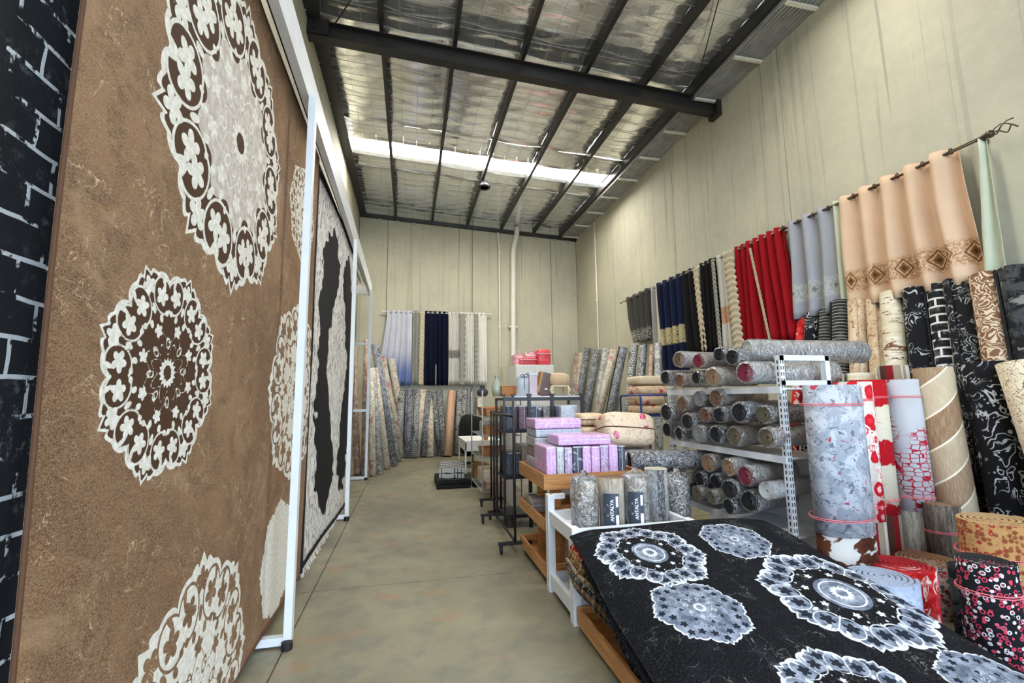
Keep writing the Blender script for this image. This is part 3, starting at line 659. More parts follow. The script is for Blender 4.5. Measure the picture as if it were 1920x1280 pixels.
# black brick rug on the far left, behind the brown one
def mk_brickrug():
    t = NT('black_rug_broken_brick_lines'); uv = t.uv(); n = t.t.nodes.new('ShaderNodeTexBrick')
    wv = t.noise(uv, 5, 2, color=True); vm = t.t.nodes.new('ShaderNodeVectorMath'); vm.operation = 'MULTIPLY_ADD'
    t.put(vm.inputs[0], wv); vm.inputs[1].default_value = (0.03,0.02,0); t.put(vm.inputs[2], uv)
    t.t.links.new(vm.outputs[0], n.inputs['Vector']); n.inputs['Scale'].default_value = 1.0
    n.inputs['Brick Width'].default_value = 0.17; n.inputs['Row Height'].default_value = 0.105; n.inputs['Mortar Size'].default_value = 0.0065; n.inputs['Mortar Smooth'].default_value = 0.05
    n.offset = 0.45
    f = E(t, n.outputs['Fac']); keep = t.step(t.noise(uv, 6.5, 4, 0.7), 0.48, 0.52)
    d = t.noise(t.vscale(uv, (1.6, 1, 1)), 13, 5, 0.8, 0.3); patch = t.step(t.noise(uv, 3.5, 2), 0.45, 0.6)
    c = t.mix(t.step(d, 0.53, 0.62)*patch*0.6, srgb(12,12,15), srgb(108,108,108)); c = t.mix(f*keep, c, srgb(206,206,204))
    return t.done(c, 0.9, 0, t.bump(t.noise(uv, 260, 2)+f*keep, 0.5, 0.006))
def ax_pos(y, z): return (-1.02 + 0.006*np.sin(3*y), y, z + 0*y)
ar = thing('hanging_rug', 'black rug with broken white brick lines at the left edge', 'rug', (-1.02, 0.4, ZB0), 'rugs hung from the display rack')
grid_rug('pile', np.linspace(-0.9, 1.585, 40), np.linspace(ZB0, ZB1, 40), ax_pos, lambda u, v: (u*0-1, u*0-1, u*0-1), mk_brickrug(), ar, 0.012, (1,0,0))
MAT['binding_black'] = plain('black_edge_binding', srgb(14,14,16), 0.85)
for ye in (1.585,): MB().tube([(-1.02 + 0.006*math.sin(3*ye), ye, z) for z in (ZB0, 2.0, ZB1)], 0.014, 8).build('edge_binding', MAT['binding_black'], ar)
MB().bar((-1.03, -0.9, ZB1+0.01), (-1.03, 1.585, ZB1+0.01), 0.03, 0.06).build('hanging_rail', MAT['black_metal'], ar)

# black and white medallion rug further along
YC0, YC1 = 4.62, 7.90
def c_pat(yy, zz):
    cy, cz = (YC0+YC1)/2, 2.0; a = np.abs(yy-cy)/((YC1-YC0)/2); b = np.abs(zz-cz)/1.95
    rag = 0.030*np.sin(14*yy+3*np.sin(5*zz)) + 0.030*np.sin(13*zz+2*np.sin(7*yy)) + 0.018*np.sin(37*zz+9*yy)
    border = np.maximum(a-0.965, b-0.972)
    field = np.minimum(0.80 - a - 0.45*np.clip(b-0.30, 0, 1) + rag, 0.76 - b - 0.10*np.cos(9*a) + rag)
    med = 0.46 - a - 0.66*b + 0.05*np.abs(np.sin(11*b)) + rag*0.7
    pend = np.minimum(0.045*(1+np.sin(26*zz)) + 0.01 - a, 0.86 - b)
    white = np.maximum(np.maximum(-field, med), np.minimum(pend, b-0.5))
    white = np.minimum(white, -border*1.0 - 0.02)
    line = 0.010-np.abs(np.minimum(0.945-a, 0.955-b))
    return white*0.6, np.full(yy.shape, -1.0), np.minimum(line, -border)*1.0
def damask(t, uv):
    n = t.noise(t.vscale(uv, (2.2, 0.9, 1)), 9, 5, 0.75, 1.5); m = t.noise(uv, 4, 3, 0.6)
    c = t.mix(t.step(n, 0.40, 0.60), srgb(240,236,230), srgb(206,202,198)); c = t.mix(t.step(n, 0.545, 0.585)*0.85, c, srgb(44,44,50))
    return t.mix(t.step(m, 0.55, 0.68)*0.4, c, srgb(200,186,176))
mat_c = rugmat('black_white_medallion_rug', lambda t, uv: t.mix(t.step(t.noise(uv, 40, 3), 0.4, 0.7), srgb(14,14,17), srgb(26,26,30)), damask, srgb(20,20,20), srgb(190,188,184), warp=0.20, wob=16, wst=(2.2, 0.9, 1))
cr = thing('hanging_rug', 'black rug with distressed white medallion hung behind the first white post', 'rug', (-0.9, 6.0, 0.05), 'rugs hung from the display rack')
grid_rug('pile', np.linspace(YC0, YC1, 240), np.linspace(0.06, 3.93, 290), lambda y, z: (-0.935 + 0.012*np.sin(z*2.2+y*2) + 0.03*(y-YC0)/3, y, z+0*y), c_pat, mat_c, cr, 0.012, (1,0,0))
MB().bar((-0.95, YC0, 3.96), (-0.92, YC1, 3.96), 0.03, 0.06).build('hanging_rail', MAT['black_metal'], cr)
m = MB()
for k in range(150):
    y = YC0 + 0.02 + (YC1-YC0-0.04)*k/149; m.tube([(-0.935, y, 0.06), (-0.92+random.uniform(-.01,.02), y+random.uniform(-.01,.01), 0.012)], [0.004, 0.006], 4)
o = m.build('fringe', MAT['fringe'], cr); o['kind'] = 'stuff'
MB().tube([(-0.935, YC0, z) for z in (0.06, 2.0, 3.93)], 0.022, 8).build('edge_binding', MAT['binding_black'], cr)
# a further rug on the rack, seen as a dark edge behind the post
dr = thing('hanging_rug', 'dark rug hanging further back on the rack beyond the medallion rug', 'rug', (-1.1, 8.5, 0.06), 'rugs hung from the display rack')
grid_rug('pile', np.linspace(4.55, 9.5, 60), np.linspace(0.08, 3.90, 60), lambda y, z: (-1.12 + 0.012*np.sin(z*2+y*2), y, z+0*y), lambda u, v: (u*0-1,)*3, mat_c, dr, 0.012, (1,0,0))
MB().bar((-1.13, 4.55, 3.94), (-1.13, 9.5, 3.94), 0.03, 0.06).build('hanging_rail', MAT['black_metal'], dr)

# ------------------------------------------------------------------ rolls
def roll_mesh(name, R, L, mat, edge, turns=4, flat=1.0, thick=None, seg=22, r0=0.014, loose=0.80):
    """a rug rolled into a spiral, standing on z = 0; UV = metres around, metres along"""
    pitch = (R - r0)/turns; thick = thick or pitch*loose; n = int(turns*seg); vs = []; uvs = []; acc = 0.0; prev = None
    for i in range(n+1):
        t = i/seg; a = 2*PI*t; ro = r0 + pitch*t; ro = min(ro, R); ri = max(ro - thick, 0.004)
        x, y = ro*math.cos(a), ro*math.sin(a)*flat
        if prev: acc += math.hypot(x-prev[0], y-prev[1])
        prev = (x, y)
        xi, yi = ri*math.cos(a), ri*math.sin(a)*flat
        vs += [(x, y, 0), (x, y, L), (xi, yi, 0), (xi, yi, L)]; uvs += [(acc, 0), (acc, L), (acc, 0), (acc, L)]
    fs = []; mi = []
    for i in range(n):
        a, b = 4*i, 4*(i+1)
        fs += [(a, b, b+1, a+1), (b+2, a+2, a+3, b+3), (a+1, b+1, b+3, a+3), (b, a, a+2, b+2)]; mi += [0, 1, 1, 1]
    e = 4*n; fs += [(e, e+2, e+3, e+1), (2, 0, 1, 3)]; mi += [1, 1]
    me = bpy.data.meshes.new(name); me.from_pydata(vs, [], fs); me.materials.append(mat); me.materials.append(edge)
    me.polygons.foreach_set('material_index', mi)
    uvl = me.uv_layers.new(name='UVMap'); li = np.zeros(len(me.loops), np.int32); me.loops.foreach_get('vertex_index', li)
    uvl.data.foreach_set('uv', np.array(uvs, np.float32)[li].ravel())
    sm = [m_ == 0 for m_ in mi]; me.polygons.foreach_set('use_smooth', sm); me.update(); return me
RCACHE = {}
def wrap_mesh(R, L, flat=1.0, both=False):
    key = ('w', round(R,3), round(L,2), flat, both)
    if key in RCACHE: return RCACHE[key]
    m = MB(); n = 20; prof = []
    if both: prof += [(0.012,-0.055),(0.03,-0.05)]
    prof += [(R*0.80,-0.016),(R*0.97,-0.010),(R*1.04,0.015),(R*1.03,L*0.33),(R*1.045,L*0.66),(R*1.03,L-0.01),(R*0.92,L+0.012),(R*0.5,L+0.024),(0.035,L+0.035),(0.02,L+0.06)]
    m.lathe(prof, (0,0,0), n, sy=flat); del m.f[-2], m.m[-2]; r2 = random.Random(int(R*1e4+L*100))
    m.v = [(x*(1+r2.uniform(-.025,.035)), y*(1+r2.uniform(-.025,.035)), z) for x, y, z in m.v]
    RCACHE[key] = m.mesh('plastic_wrap', MAT['wrap'], True); return RCACHE[key]
def align(p0, p1, twist=0.0):
    d = (Vector(p1)-Vector(p0)).normalized(); q = Vector((0,0,1)).rotation_difference(d)
    return Matrix.Translation(Vector(p0)) @ q.to_matrix().to_4x4() @ Matrix.Rotation(twist, 4, 'Z')
def roll(label, p0, p1, R, mat, edge, turns=4, flat=1.0, wrap=False, string=None, group='rug rolls', twist=None, name='rug_roll', thick=None, yaw=0.0, r0=0.014, loose=0.66):
    L = round((Vector(p1)-Vector(p0)).length, 2); R = round(R, 3)
    key = (R, L, mat, edge, turns, flat, loose)
    if key not in RCACHE: RCACHE[key] = roll_mesh(name, R, L, RUG[mat], EDGE[edge], turns, flat, thick, r0=r0, loose=loose)
    o = link(name, RCACHE[key]); o.matrix_world = align(p0, p1, random.uniform(0, 6.28) if twist is None else twist)
    tag(o, label, 'rug roll', group)
    if wrap:
        w = link('plastic_wrap', wrap_mesh(R, L, flat, wrap == 'both')); w.parent = o
    for zf in (string or []):
        k = ('s', R, flat)
        if k not in RCACHE:
            m = MB(); n = 24
            for z_ in (0.0, 0.012): m.tube([(R*1.012*math.cos(2*PI*i/n), R*1.012*flat*math.sin(2*PI*i/n), z_) for i in range(n+1)], 0.003, 5)
            m.tube([(R*1.02, 0, 0.0), (R*1.12, 0.02, -0.03)], 0.004, 5).tube([(R*1.02, 0, 0.0), (R*1.1, -0.03, 0.02)], 0.004, 5)
            RCACHE[k] = m.mesh('tie_string', MAT['pink_string'], True)
        s = link('tie_string', RCACHE[k]); s.parent = o; s.location = (0, 0, L*zf)
    return o

# white slotted shelving unit with wrapped rolls
GX, GY0, GY1 = 3.0, 3.22, 4.88
sh = thing('shelving_unit', 'white slotted steel shelving unit loaded with plastic wrapped rolls', 'shelf', (GX+0.25, 4.05, 0))
for (x, y) in ((GX, GY0), (GX, GY1), (GX+0.46, GY0), (GX+0.46, GY1)):
    zt = 1.93 if y == GY0 else 1.72
    p = MB().bar((x+0.02, y, 0), (x+0.02, y, zt), 0.045, 0.05, up=(0,1,0)).build('upright', MAT['white_metal'], sh)
    if x == GX:
        m = MB()
        for k in range(int(zt/0.05)-1):
            for dx in (0.008, 0.030): m.box(x+dx-0.004, x+dx+0.004, y-0.0262, y-0.0250, 0.06+k*0.05, 0.09+k*0.05)
            m.box(x-0.0040, x-0.0028, y-0.006, y+0.006, 0.06+k*0.05, 0.09+k*0.05)
        s = m.build('upright_slots', MAT['black_rubber'], p); s.location = (0,0,0); s['kind'] = 'stuff'
for z in (1.66, 1.09, 0.47, 0.10):
    b = MB().box(GX, GX+0.50, GY0, GY1, z-0.015, z).box(GX-0.015, GX, GY0-0.02, GY1+0.02, z-0.045, z+0.012).build('shelf_board', MAT['white_metal'], sh)
MB().bar((GX, GY0, 1.91), (GX+0.50, GY0, 1.91), 0.05, 0.045).bar((GX, GY0, 1.70), (GX+0.50, GY0, 1.70), 0.05, 0.04).build('end_frame', MAT['white_metal'], sh)
MB().box(GX+0.44, GX+0.46, GY0, GY1, 0.1, 1.05).build('back_panel', MAT['white_metal'], sh)
def zm(u, v): return 1180 + u/3.368, 620 + v/3.368
GR = {'top': (1.66, [(315,180,52,'pale','brown'),(440,190,50,'wrap_brown','maroon'),(570,150,48,'wrap_dark','dark'),(655,165,56,'wrap_dark','dark'),(735,262,70,'pale','maroon'),(232,295,48,'wrap_dark','dark'),(322,312,46,'wrap_brown','brown'),(428,295,44,'wrap_dark','dark'),(530,288,62,'wrap_cream','tan')]),
 'middle': (1.09, [(340,458,48,'wrap_brown','brown'),(440,430,52,'wrap_grey','grey'),(553,425,58,'wrap_brown','brown'),(238,515,58,'wrap_dark','dark'),(372,572,56,'wrap_dark','dark'),(482,530,48,'wrap_brown','brown'),(572,530,52,'wrap_dark','dark'),(700,515,68,'wrap_blue','dark'),(855,530,62,'wrap_dark','olive'),(242,622,48,'wrap_dark','dark'),(318,645,44,'wrap_dark','dark'),(440,648,56,'wrap_grey','grey'),(552,652,58,'wrap_dark','dark'),(668,665,64,'wrap_cream','olive'),(870,672,66,'wrap_cream','olive')]),
 'low': (0.47, [(295,815,46,'wrap_brown','maroon'),(390,812,54,'wrap_dark','dark'),(500,835,58,'wrap_cream','tan'),(630,860,58,'wrap_cream','tan'),(738,915,68,'wrap_cream','maroon'),(262,880,42,'wrap_cream','olive'),(350,918,56,'wrap_cream','tan'),(452,935,50,'wrap_dark','dark'),(552,950,50,'wrap_dark','dark'),(252,958,46,'wrap_dark','dark'),(332,1000,46,'wrap_dark','dark'),(430,1025,46,'wrap_brown','olive'),(525,1048,46,'wrap_cream','olive'),(640,1000,66,'wrap_dark','dark'),(632,1105,52,'wrap_dark','dark'),(765,1075,72,'wrap_grey','dark'),(870,1010,58,'pale','pale')])}
COLN = {'pale':'pale','wrap_brown':'brown','wrap_dark':'black','wrap_cream':'cream','wrap_grey':'grey','wrap_blue':'dark blue'}
for nm, (zb, lst) in GR.items():
    lst = sorted(lst, key=lambda q: q[0]); cnt = 0
    for (u, v, r, mt, ed) in lst:
        uu, vv = zm(u, v); x0 = 2.90 + random.uniform(-0.06, 0.05); p = px(uu, vv, x=x0); R = r/3.368/(F/depth_of(p))*0.98
        p.z = max(p.z, zb + R + 0.001)
        L = random.choice([0.6, 0.64, 0.68]); q = p + Vector((L*0.975, L*0.2 + random.uniform(-0.03, 0.03), random.uniform(0.0, 0.015)))
        roll('%s plastic wrapped rug roll, %s from the left on the %s shelf' % (COLN[mt], ORD[cnt], nm), p, q, R, mt, ed, random.choice([5, 6]), 1.0, wrap=True, group='wrapped rolls on the shelving unit'); cnt += 1
# long pale rolls lying across the top behind
for k, (a, b, R) in enumerate((((3.10, 3.66, 2.02), (4.25, 3.52, 2.00), 0.105), ((3.05, 3.50, 1.80), (3.72, 3.36, 1.80), 0.10), ((3.55, 3.90, 2.05), (4.70, 3.95, 2.04), 0.06))):
    roll(['long pale wrapped roll lying on top of the shelving unit', 'short pale wrapped roll seen through the white end frame', 'thin flat pale bundle lying behind the long pale roll'][k], a, b, R, 'pale', 'pale', 4, wrap=True, group='wrapped rolls on the shelving unit')

# ------------------------------------------------------------------ standing rolls at the right
G2 = 'standing runner rolls by the shelving unit'
def stand(label, u, v, z, R, h, mat, edge, x=None, string=None, flat=0.8, group=G2, turns=5, lean=(0,0), wrap=False, twist=0.2, z0=0.0, loose=0.68):
    """u, v: where the middle of the top is seen; z: its height"""
    p = px(u, v, x=x) if x is not None else px(u, v, z=z)
    base = Vector((p.x + lean[0], p.y + lean[1], z0)); top = Vector((p.x, p.y, p.z))
    return roll(label, base, top, R, mat, edge, turns, flat, wrap, string, group, twist=twist, loose=loose)
# stacked pairs: (label low, label high, x, y, joint z, top z, R, flat, mats)
def pair(l1, l2, x, y, zj, zt, R, mats, flat=0.75, tw=0.3):
    roll(l1, (x, y, 0), (x, y, zj), R, mats[0], mats[1], 5, flat, string=[0.5], group=G2, twist=tw)
    roll(l2, (x, y, zj+0.002), (x+0.0, y+0.0, zt), R*1.02, mats[2], mats[3], 5, flat, string=[0.1, 0.86], group=G2, twist=tw)
pair('short brown and white runner roll under the big grey marbled roll', 'big grey marbled rug roll in front of the white shelf upright', 3.19, 2.93, 0.58, 1.67, 0.245, ('brown_swirl','red','grey_red','grey'), 0.72, 0.15)
pair('short roll with burgundy and grey stripes under the red rose runner', 'white runner roll with red rose motifs', 3.62, 3.12, 0.60, 1.70, 0.155, ('stripe','grey','red_rose','cream'), 0.9)
pair('short striped roll under the cream and red roll', 'cream runner roll with broad red bands', 3.90, 3.22, 0.61, 1.72, 0.150, ('stripe','grey','red_cream','cream'), 0.9)
pair('short grey roll with pink string under the lattice runner', 'grey runner roll with red lattice pattern', 4.20, 3.16, 0.63, 1.72, 0.165, ('taupe_grain','grey','lattice','grey'), 0.9)
stand('short dark speckled roll beside the grey string tied roll', 1762, 942, 0.72, 0.15, 0.7, 'dark_grain', 'tan', string=[0.7])
roll('beige swirl runner roll with fold lines beside the lattice runner', (4.42, 2.98, 0), (4.36, 3.02, 1.82), 0.185, 'swirl', 'cream', 4, 0.8, group=G2, twist=0.4)
roll('black scroll rug roll standing right of the beige swirl runner', (4.60, 2.72, 0), (4.58, 2.80, 1.85), 0.165, 'black_scroll', 'black', 4, 0.9, group=G2, twist=0.4)
roll('cream scroll rug roll leaning right of the black scroll roll', (4.44, 2.22, 0), (4.50, 2.52, 1.82), 0.165, 'cream_scroll', 'tan', 4, 0.9, group=G2, twist=0.4)
roll('pale grey and red roll at the right picture edge behind the gold roll', (4.45, 1.85, 0), (4.55, 2.22, 1.84), 0.17, 'lattice', 'grey', 4, 0.9, group=G2, twist=0.4)
stand('gold persian roll with tan spiral top at the right edge', 1862, 972, 0.77, 0.24, 0.77, 'gold', 'gold', flat=0.8, string=[0.72], turns=6, twist=0.1)
stand('blue grey runner roll with flat spiral top beside the black rug pile', 1650, 1078, 0.46, 0.195, 0.46, 'bluegrey', 'bluegrey', flat=0.97, string=[0.6], turns=6, twist=-0.55)
stand('bright red runner roll with spiral top behind the blue grey one', 1684, 1057, 0.395, 0.205, 0.395, 'red_plain', 'red', flat=0.97, string=[0.8], turns=7, twist=-0.55)
stand('brown topped runner roll with floral side behind the red roll', 1740, 1047, 0.36, 0.21, 0.36, 'persian_cream', 'tan', flat=0.97, string=[0.85], turns=7, twist=-0.5)
stand('black topped persian runner roll at the right end of the rug pile', 1845, 1048, 0.66, 0.135, 0.66, 'persian_black', 'black', flat=0.97, string=[0.75], turns=7, twist=-0.5)
stand('flat black folded runner standing left of the black topped roll', 1790, 1055, 0.55, 0.075, 0.55, 'black_marble', 'black', flat=0.5, turns=3)
# rolls leaning on the right wall (near, upper row)
G3 = 'rug rolls leaning along the right wall'
LEAN = [ # u_top, v_top, slope in the picture, width px, mat, edge, description
 (1482,592,0.06,19,'red_plain','red','short red'),(1503,586,0.09,26,'black_scroll','black','black arc patterned'),(1528,578,0.10,27,'frames','dark','black line framed'),(1555,564,0.12,32,'frames','dark','charcoal line framed'),
 (1587,563,0.15,33,'beige_crackle','tan','beige crackle patterned'),(1617,561,0.18,30,'beige_crackle','tan','tan mottled'),(1651,549,0.18,41,'birch','cream','cream birch bark'),(1693,542,0.21,42,'black_scroll','black','grey foliage on black'),
 (1733,534,0.23,39,'brick','black','white brick lined black'),(1775,525,0.25,46,'black_damask','black','black damask'),(1824,515,0.27,50,'brown_scroll','brown','brown and cream scroll'),(1875,503,0.29,52,'black_marble','black','black mottled'),(1922,497,0.30,46,'persian_cream','red','red topped white')]
for k, (u, v, sl, wd, mt, ed, ds) in enumerate(LEAN):
    top = px(u, v, x=5.02); R = wd/2/(F/depth_of(top)); v2 = 760.0
    low = px(u + sl*(v2-v), v2, x=4.98)
    d = (low - top)/(top.z - low.z); base = top + d*(top.z); base.x = 4.72; top.x = XR - R - 0.02; base.z = R*0.15
    roll('%s rug roll, %s from the far end of the right wall row' % (ds, ORD[k]), base, top, R*0.97, mt, ed, 4, 1.0, group=G3)
# lower row bits in front of it
roll('short grey speckled roll standing behind the white end frame', (3.98, 3.75, 0), (3.95, 3.78, 1.62), 0.12, 'taupe_grain', 'grey', 4, group=G3)
p = px(1685, 685, x=4.6); roll('brown striped bundle with a frayed top behind the red bands', (p.x, p.y, 0), (p.x, p.y+0.05, p.z), 0.14, 'stripe', 'tan', 4, group=G3)
p = px(1610, 700, x=4.6); roll('short cream roll with brown cracks below the birch bark roll', (p.x, p.y, 0), (p.x, p.y, p.z), 0.15, 'birch', 'cream', 4, group=G3)

# far rolls on the right wall, wrapped
FAR = [(1051,662,0.0,16,'wrap_brown','tan','brown'),(1068,664,0.04,15,'wrap_grey','grey','pale grey'),(1081,662,-0.04,12,'wrap_cream','tan','slim cream'),(1094,652,-0.15,15,'wrap_dark','dark','dark silver'),(1111,655,-0.13,19,'wrap_dark','dark','black crinkled'),(1127,652,-0.12,16,'wrap_grey','dark','dark grey'),
 (1143,656,-0.24,19,'wrap_cream','cream','cream slanting'),(1160,650,-0.20,19,'wrap_blue','dark','blue grey slanting'),(1178,647,-0.08,17,'wrap_greek','dark','black bordered'),(1195,646,-0.06,18,'wrap_dark','dark','black glossy'),(1209,646,-0.02,12,'wrap_brown','tan','slim brown'),(1222,645,0.04,17,'wrap_grey','grey','grey clear wrapped')]
for k, (u, v, sl, wd, mt, ed, ds) in enumerate(FAR):
    top = px(u, v, x=5.0); top.y = min(top.y, YB-0.45); R = wd/2/(F/depth_of(top))*0.95
    top = Vector((XR-R-0.05, top.y, px(u, v, y=top.y).z)); low = px(u + sl*100, v+100, x=4.8); s = (low.y-top.y)/max(0.3, top.z-low.z)
    base = Vector((XR-R-0.55, top.y + s*top.z*0.8, R*0.15))
    base.y = min(base.y, YB-0.4)
    roll('%s plastic wrapped roll, %s from the back corner along the right wall' % (ds, ORD[k]), base, top, R, mt, ed, 4, group='wrapped rolls by the back corner')

# rolls along the left wall beyond the rack
LEFT = [((676,637),(670,893),14,'wrap_brown','brown','brown'),((688,637),(683,893),14,'wrap_brown','brown','rust brown'),((694,690),(699,895),15,'wrap_cream','tan','tan floral'),((699,690),(712,891),15,'wrap_grey','grey','grey floral'),((702,690),(726,882),14,'wrap_cream','cream','cream floral'),((703,645),(739,876),16,'wrap_blue','dark','navy'),((709,664),(748,868),13,'wrap_grey','grey','pale grey'),((717,668),(755,860),14,'wrap_cream','cream','ivory'),((733,672),(763,855),15,'wrap_cream','tan','beige and rose')]
for k, (t_, b_, wd, mt, ed, ds) in enumerate(LEFT):
    b = px(b_[0], b_[1]-4, z=0.02); top = px(t_[0], t_[1], x=-1.36); 
    if top.y > YB-0.3 or top.y < 8: top = px(t_[0], t_[1], y=min(max(b.y, 8.5), YB-0.3))
    top.x = max(top.x, -1.40); top.y = min(max(top.y, b.y-0.8), b.y+0.8, YB-0.3)
    R = wd/2/(F/depth_of(b)); b.z = R*0.2
    roll('%s wrapped rug roll, %s past the rack along the left wall' % (ds, ORD[k]), b, top, R, mt, ed, 4, group='rolls leaning on the left wall')
# rolls along the back wall
BACK = [(752,732,748,848,15,'wrap_greek'),(768,730,765,850,15,'wrap_blue'),(782,730,776,850,15,'wrap_greek'),(794,731,780,851,15,'wrap_cream'),(802,735,796,848,15,'wrap_dark'),(806,748,807,852,15,'wrap_cream'),(812,734,826,848,13,'wrap_dark'),(824,732,834,848,14,'wrap_dark'),(848,734,840,851,16,'orange_beige'),(862,732,856,848,13,'wrap_greek'),(872,732,866,848,12,'wrap_greek'),(884,730,878,846,18,'wrap_stripe'),(900,731,896,848,13,'wrap_cream')]
for k, (u0, v0, u1, v1, wd, mt) in enumerate(BACK):
    yb = 13.2 - 0.10*(k % 3); R = wd/2/(F/12.9)*1.02
    top = px(u0, v0, y=YB-R-0.03); b = px(u1, v1, y=yb); b.z = R*0.1
    roll('%s rug roll, %s from left under the back curtains' % ({'wrap_greek':'dark patterned','wrap_blue':'blue grey','wrap_cream':'cream floral','wrap_dark':'black','orange_beige':'peach and beige','wrap_stripe':'grey roll with black edge stripes'}[mt], ORD[k]), b, top, R, mt, 'dark' if mt != 'wrap_cream' else 'cream', 4, group='rolls under the back curtains')

# ------------------------------------------------------------------ curtains
def cur_mat(name, col, kind=None, c2=None, c3=None, rough=0.85, drop=2.0, sheer=0.0):
    t = NT(name); uv = t.uv(); u, v, _ = t.sep(uv); w = t.noise(uv, 420, 2); c = t.mix(t.step(t.noise(uv, 3, 3), 0.3, 0.7), tuple(q*0.92 for q in col), col)
    if kind == 'ombre': c = t.mix(t.step(v, drop*0.12, drop*0.55), c2, c)
    elif kind == 'diamonds':
        lo, hi = c3; cz = (lo+hi)/2; hh = (hi-lo)/2; a = ((u/0.22).fract()-0.5).abs()*0.22; b = (v-cz).abs(); dd = a*1.05 + b*0.70
        rings = t.step((((dd/0.036).fract())-0.5).abs(), 0.20, 0.28); dia = t.step(dd, 0.105, 0.097)
        fine = t.noise(t.vscale(uv, (1,1,1)), 38, 3, 0.7, 1.2); band = t.step(b, hh*1.15, hh*0.7)
        c = t.mix(band*t.step(fine, 0.46, 0.54)*0.75, c, c2); c = t.mix(dia*rings*0.9, c, tuple(q*0.55 for q in c2)); 
        ctr = t.step(dd, 0.03, 0.022); c = t.mix(ctr, c, tuple(q*0.3 for q in c2))
    elif kind == 'band':
        lo, hi = c3; cz = (lo+hi)/2; hh = (hi-lo)/2; b = (v-cz).abs(); fine = t.noise(uv, 30, 3, 0.7, 1.4)
        ed = t.noise(t.vscale(uv, (1,0.05,1)), 60, 2); m = t.step(b + (ed-0.5)*0.10, hh, hh-0.01)
        c = t.mix(m*t.step(fine, 0.36, 0.48), c, c2)
    elif kind == 'foot':
        b = v + (t.noise(uv, 24, 4, 0.75)-0.5)*0.6; c = t.mix(t.step(b, c3, c3-0.05)*t.step(t.noise(uv, 34, 3, 0.7), 0.48, 0.56), c, c2)
    elif kind == 'lace':
        m = t.vor(t.vscale(uv, (1,1.4,1)), 26); c = t.mix(t.step(m, 0.34, 0.44)*0.7, c, c2)
    nr = t.bump(w, 0.2, 0.002)
    mt = t.done(c, rough, 0, nr, spec=0.2)
    return mt
def curtain(label, wall, a0, a1, ztop, zbot, mat, folds, amp=0.05, flare=(0,0), rings=True, group='curtains on the right wall', off=0.12, ring_mat='chrome', lean=0.0):
    W_ = abs(a1-a0); sgn = 1 if a1 > a0 else -1; nc = int(folds*9)+1; nrw = 14; vs = []; fs = []; uvs = []
    ph = random.uniform(0, 6.28); ja = [random.uniform(0.7, 1.25) for _ in range(folds+2)]
    for j in range(nrw+1):
        h = j/nrw; z = ztop + (zbot-ztop)*h
        for i in range(nc):
            s = i/(nc-1); aa = a0 + sgn*W_*s + (flare[0]*(1-s) + flare[1]*s)*h**1.3 + 0.012*math.sin(h*5+s*9+ph)*h
            k = ja[int(s*folds)]; f = amp*k*math.sin(2*PI*folds*s + 0.5*math.sin(h*3+ph)) * (0.75+0.45*h)
            f += 0.2*amp*math.sin(5*PI*folds*s+ph)*h
            if wall == 'right': vs.append((XR - off - f + lean*h, aa, z))
            else: vs.append((aa, YB - off - f, z))
            uvs.append((s*W_*1.6, (1-h)*(ztop-zbot)))
    for j in range(nrw):
        for i in range(nc-1): q = j*nc+i; fs.append((q, q+1, q+nc+1, q+nc))
    ctr = (XR-off, (a0+a1)/2, zbot) if wall == 'right' else ((a0+a1)/2, YB-off, zbot)
    t = thing('curtain', label, 'curtain', ctr, group)
    me = MB().add(vs, fs).mesh('fabric', mat, True); uvl = me.uv_layers.new(name='UVMap'); li = np.zeros(len(me.loops), np.int32); me.loops.foreach_get('vertex_index', li)
    uvl.data.foreach_set('uv', np.array(uvs, np.float32)[li].ravel()); o = link('fabric', me, t)
    md = o.modifiers.new('thickness', 'SOLIDIFY'); md.thickness = 0.004
    if rings:
        for k in range(folds*2):
            s = (k+0.5)/(folds*2); a = a0 + sgn*W_*s
            c_ = (XR-off, a, ztop-0.045) if wall == 'right' else (a, YB-off, ztop-0.045)
            MB().torus(c_, 0.026, 0.007, 'y' if wall == 'right' else 'x', 14, 6).build('eyelet', MAT[ring_mat], t, True)
    return t
def lace_trim(t, wall, a, ztop, zbot, mat, w=0.10, off=0.20, slope=0.0, n=14):
    m = MB(); vs = []; fs = []
    for k in range(n*6+1):
        h = k/(n*6); z = ztop + (zbot-ztop)*h; ww = w*(0.62+0.38*abs(math.sin(PI*n*h))); aa = a + slope*h; wob = 0.012*math.sin(2*PI*n*h)
        for s in (-1, -0.33, 0.33, 1):
            q = aa + s*ww/2; d = off + wob*(1-abs(s)) + 0.01*abs(s)
            vs.append((XR-d, q, z) if wall == 'right' else (q, YB-d, z))
    for k in range(n*6):
        for i in range(3): q = k*4+i; fs.append((q, q+1, q+5, q+4))
    o = MB().add(vs, fs).build('lace_trim', mat, t, True); md = o.modifiers.new('thickness', 'SOLIDIFY'); md.thickness = 0.006
def ry(u, v=None, z=3.95): return px(u, 0 if v is None else v, x=XR-0.12).y
def yr(u, vtop): return px(u, vtop, x=XR-0.12).y
def zr(u, v): return px(u, v, x=XR-0.12).z
ZR = 3.96
LACE = cur_mat('cream_lace', srgb(226,216,192), 'lace', srgb(176,160,130)); LACEG = cur_mat('grey_lace', srgb(206,204,192), 'lace', srgb(110,108,98))
C1 = cur_mat('charcoal_curtain', srgb(62,60,56), 'foot', srgb(170,166,156), 0.30)
CG = cur_mat('grey_sheer', srgb(150,148,140)); CW = cur_mat('cream_sheer', srgb(208,202,182))
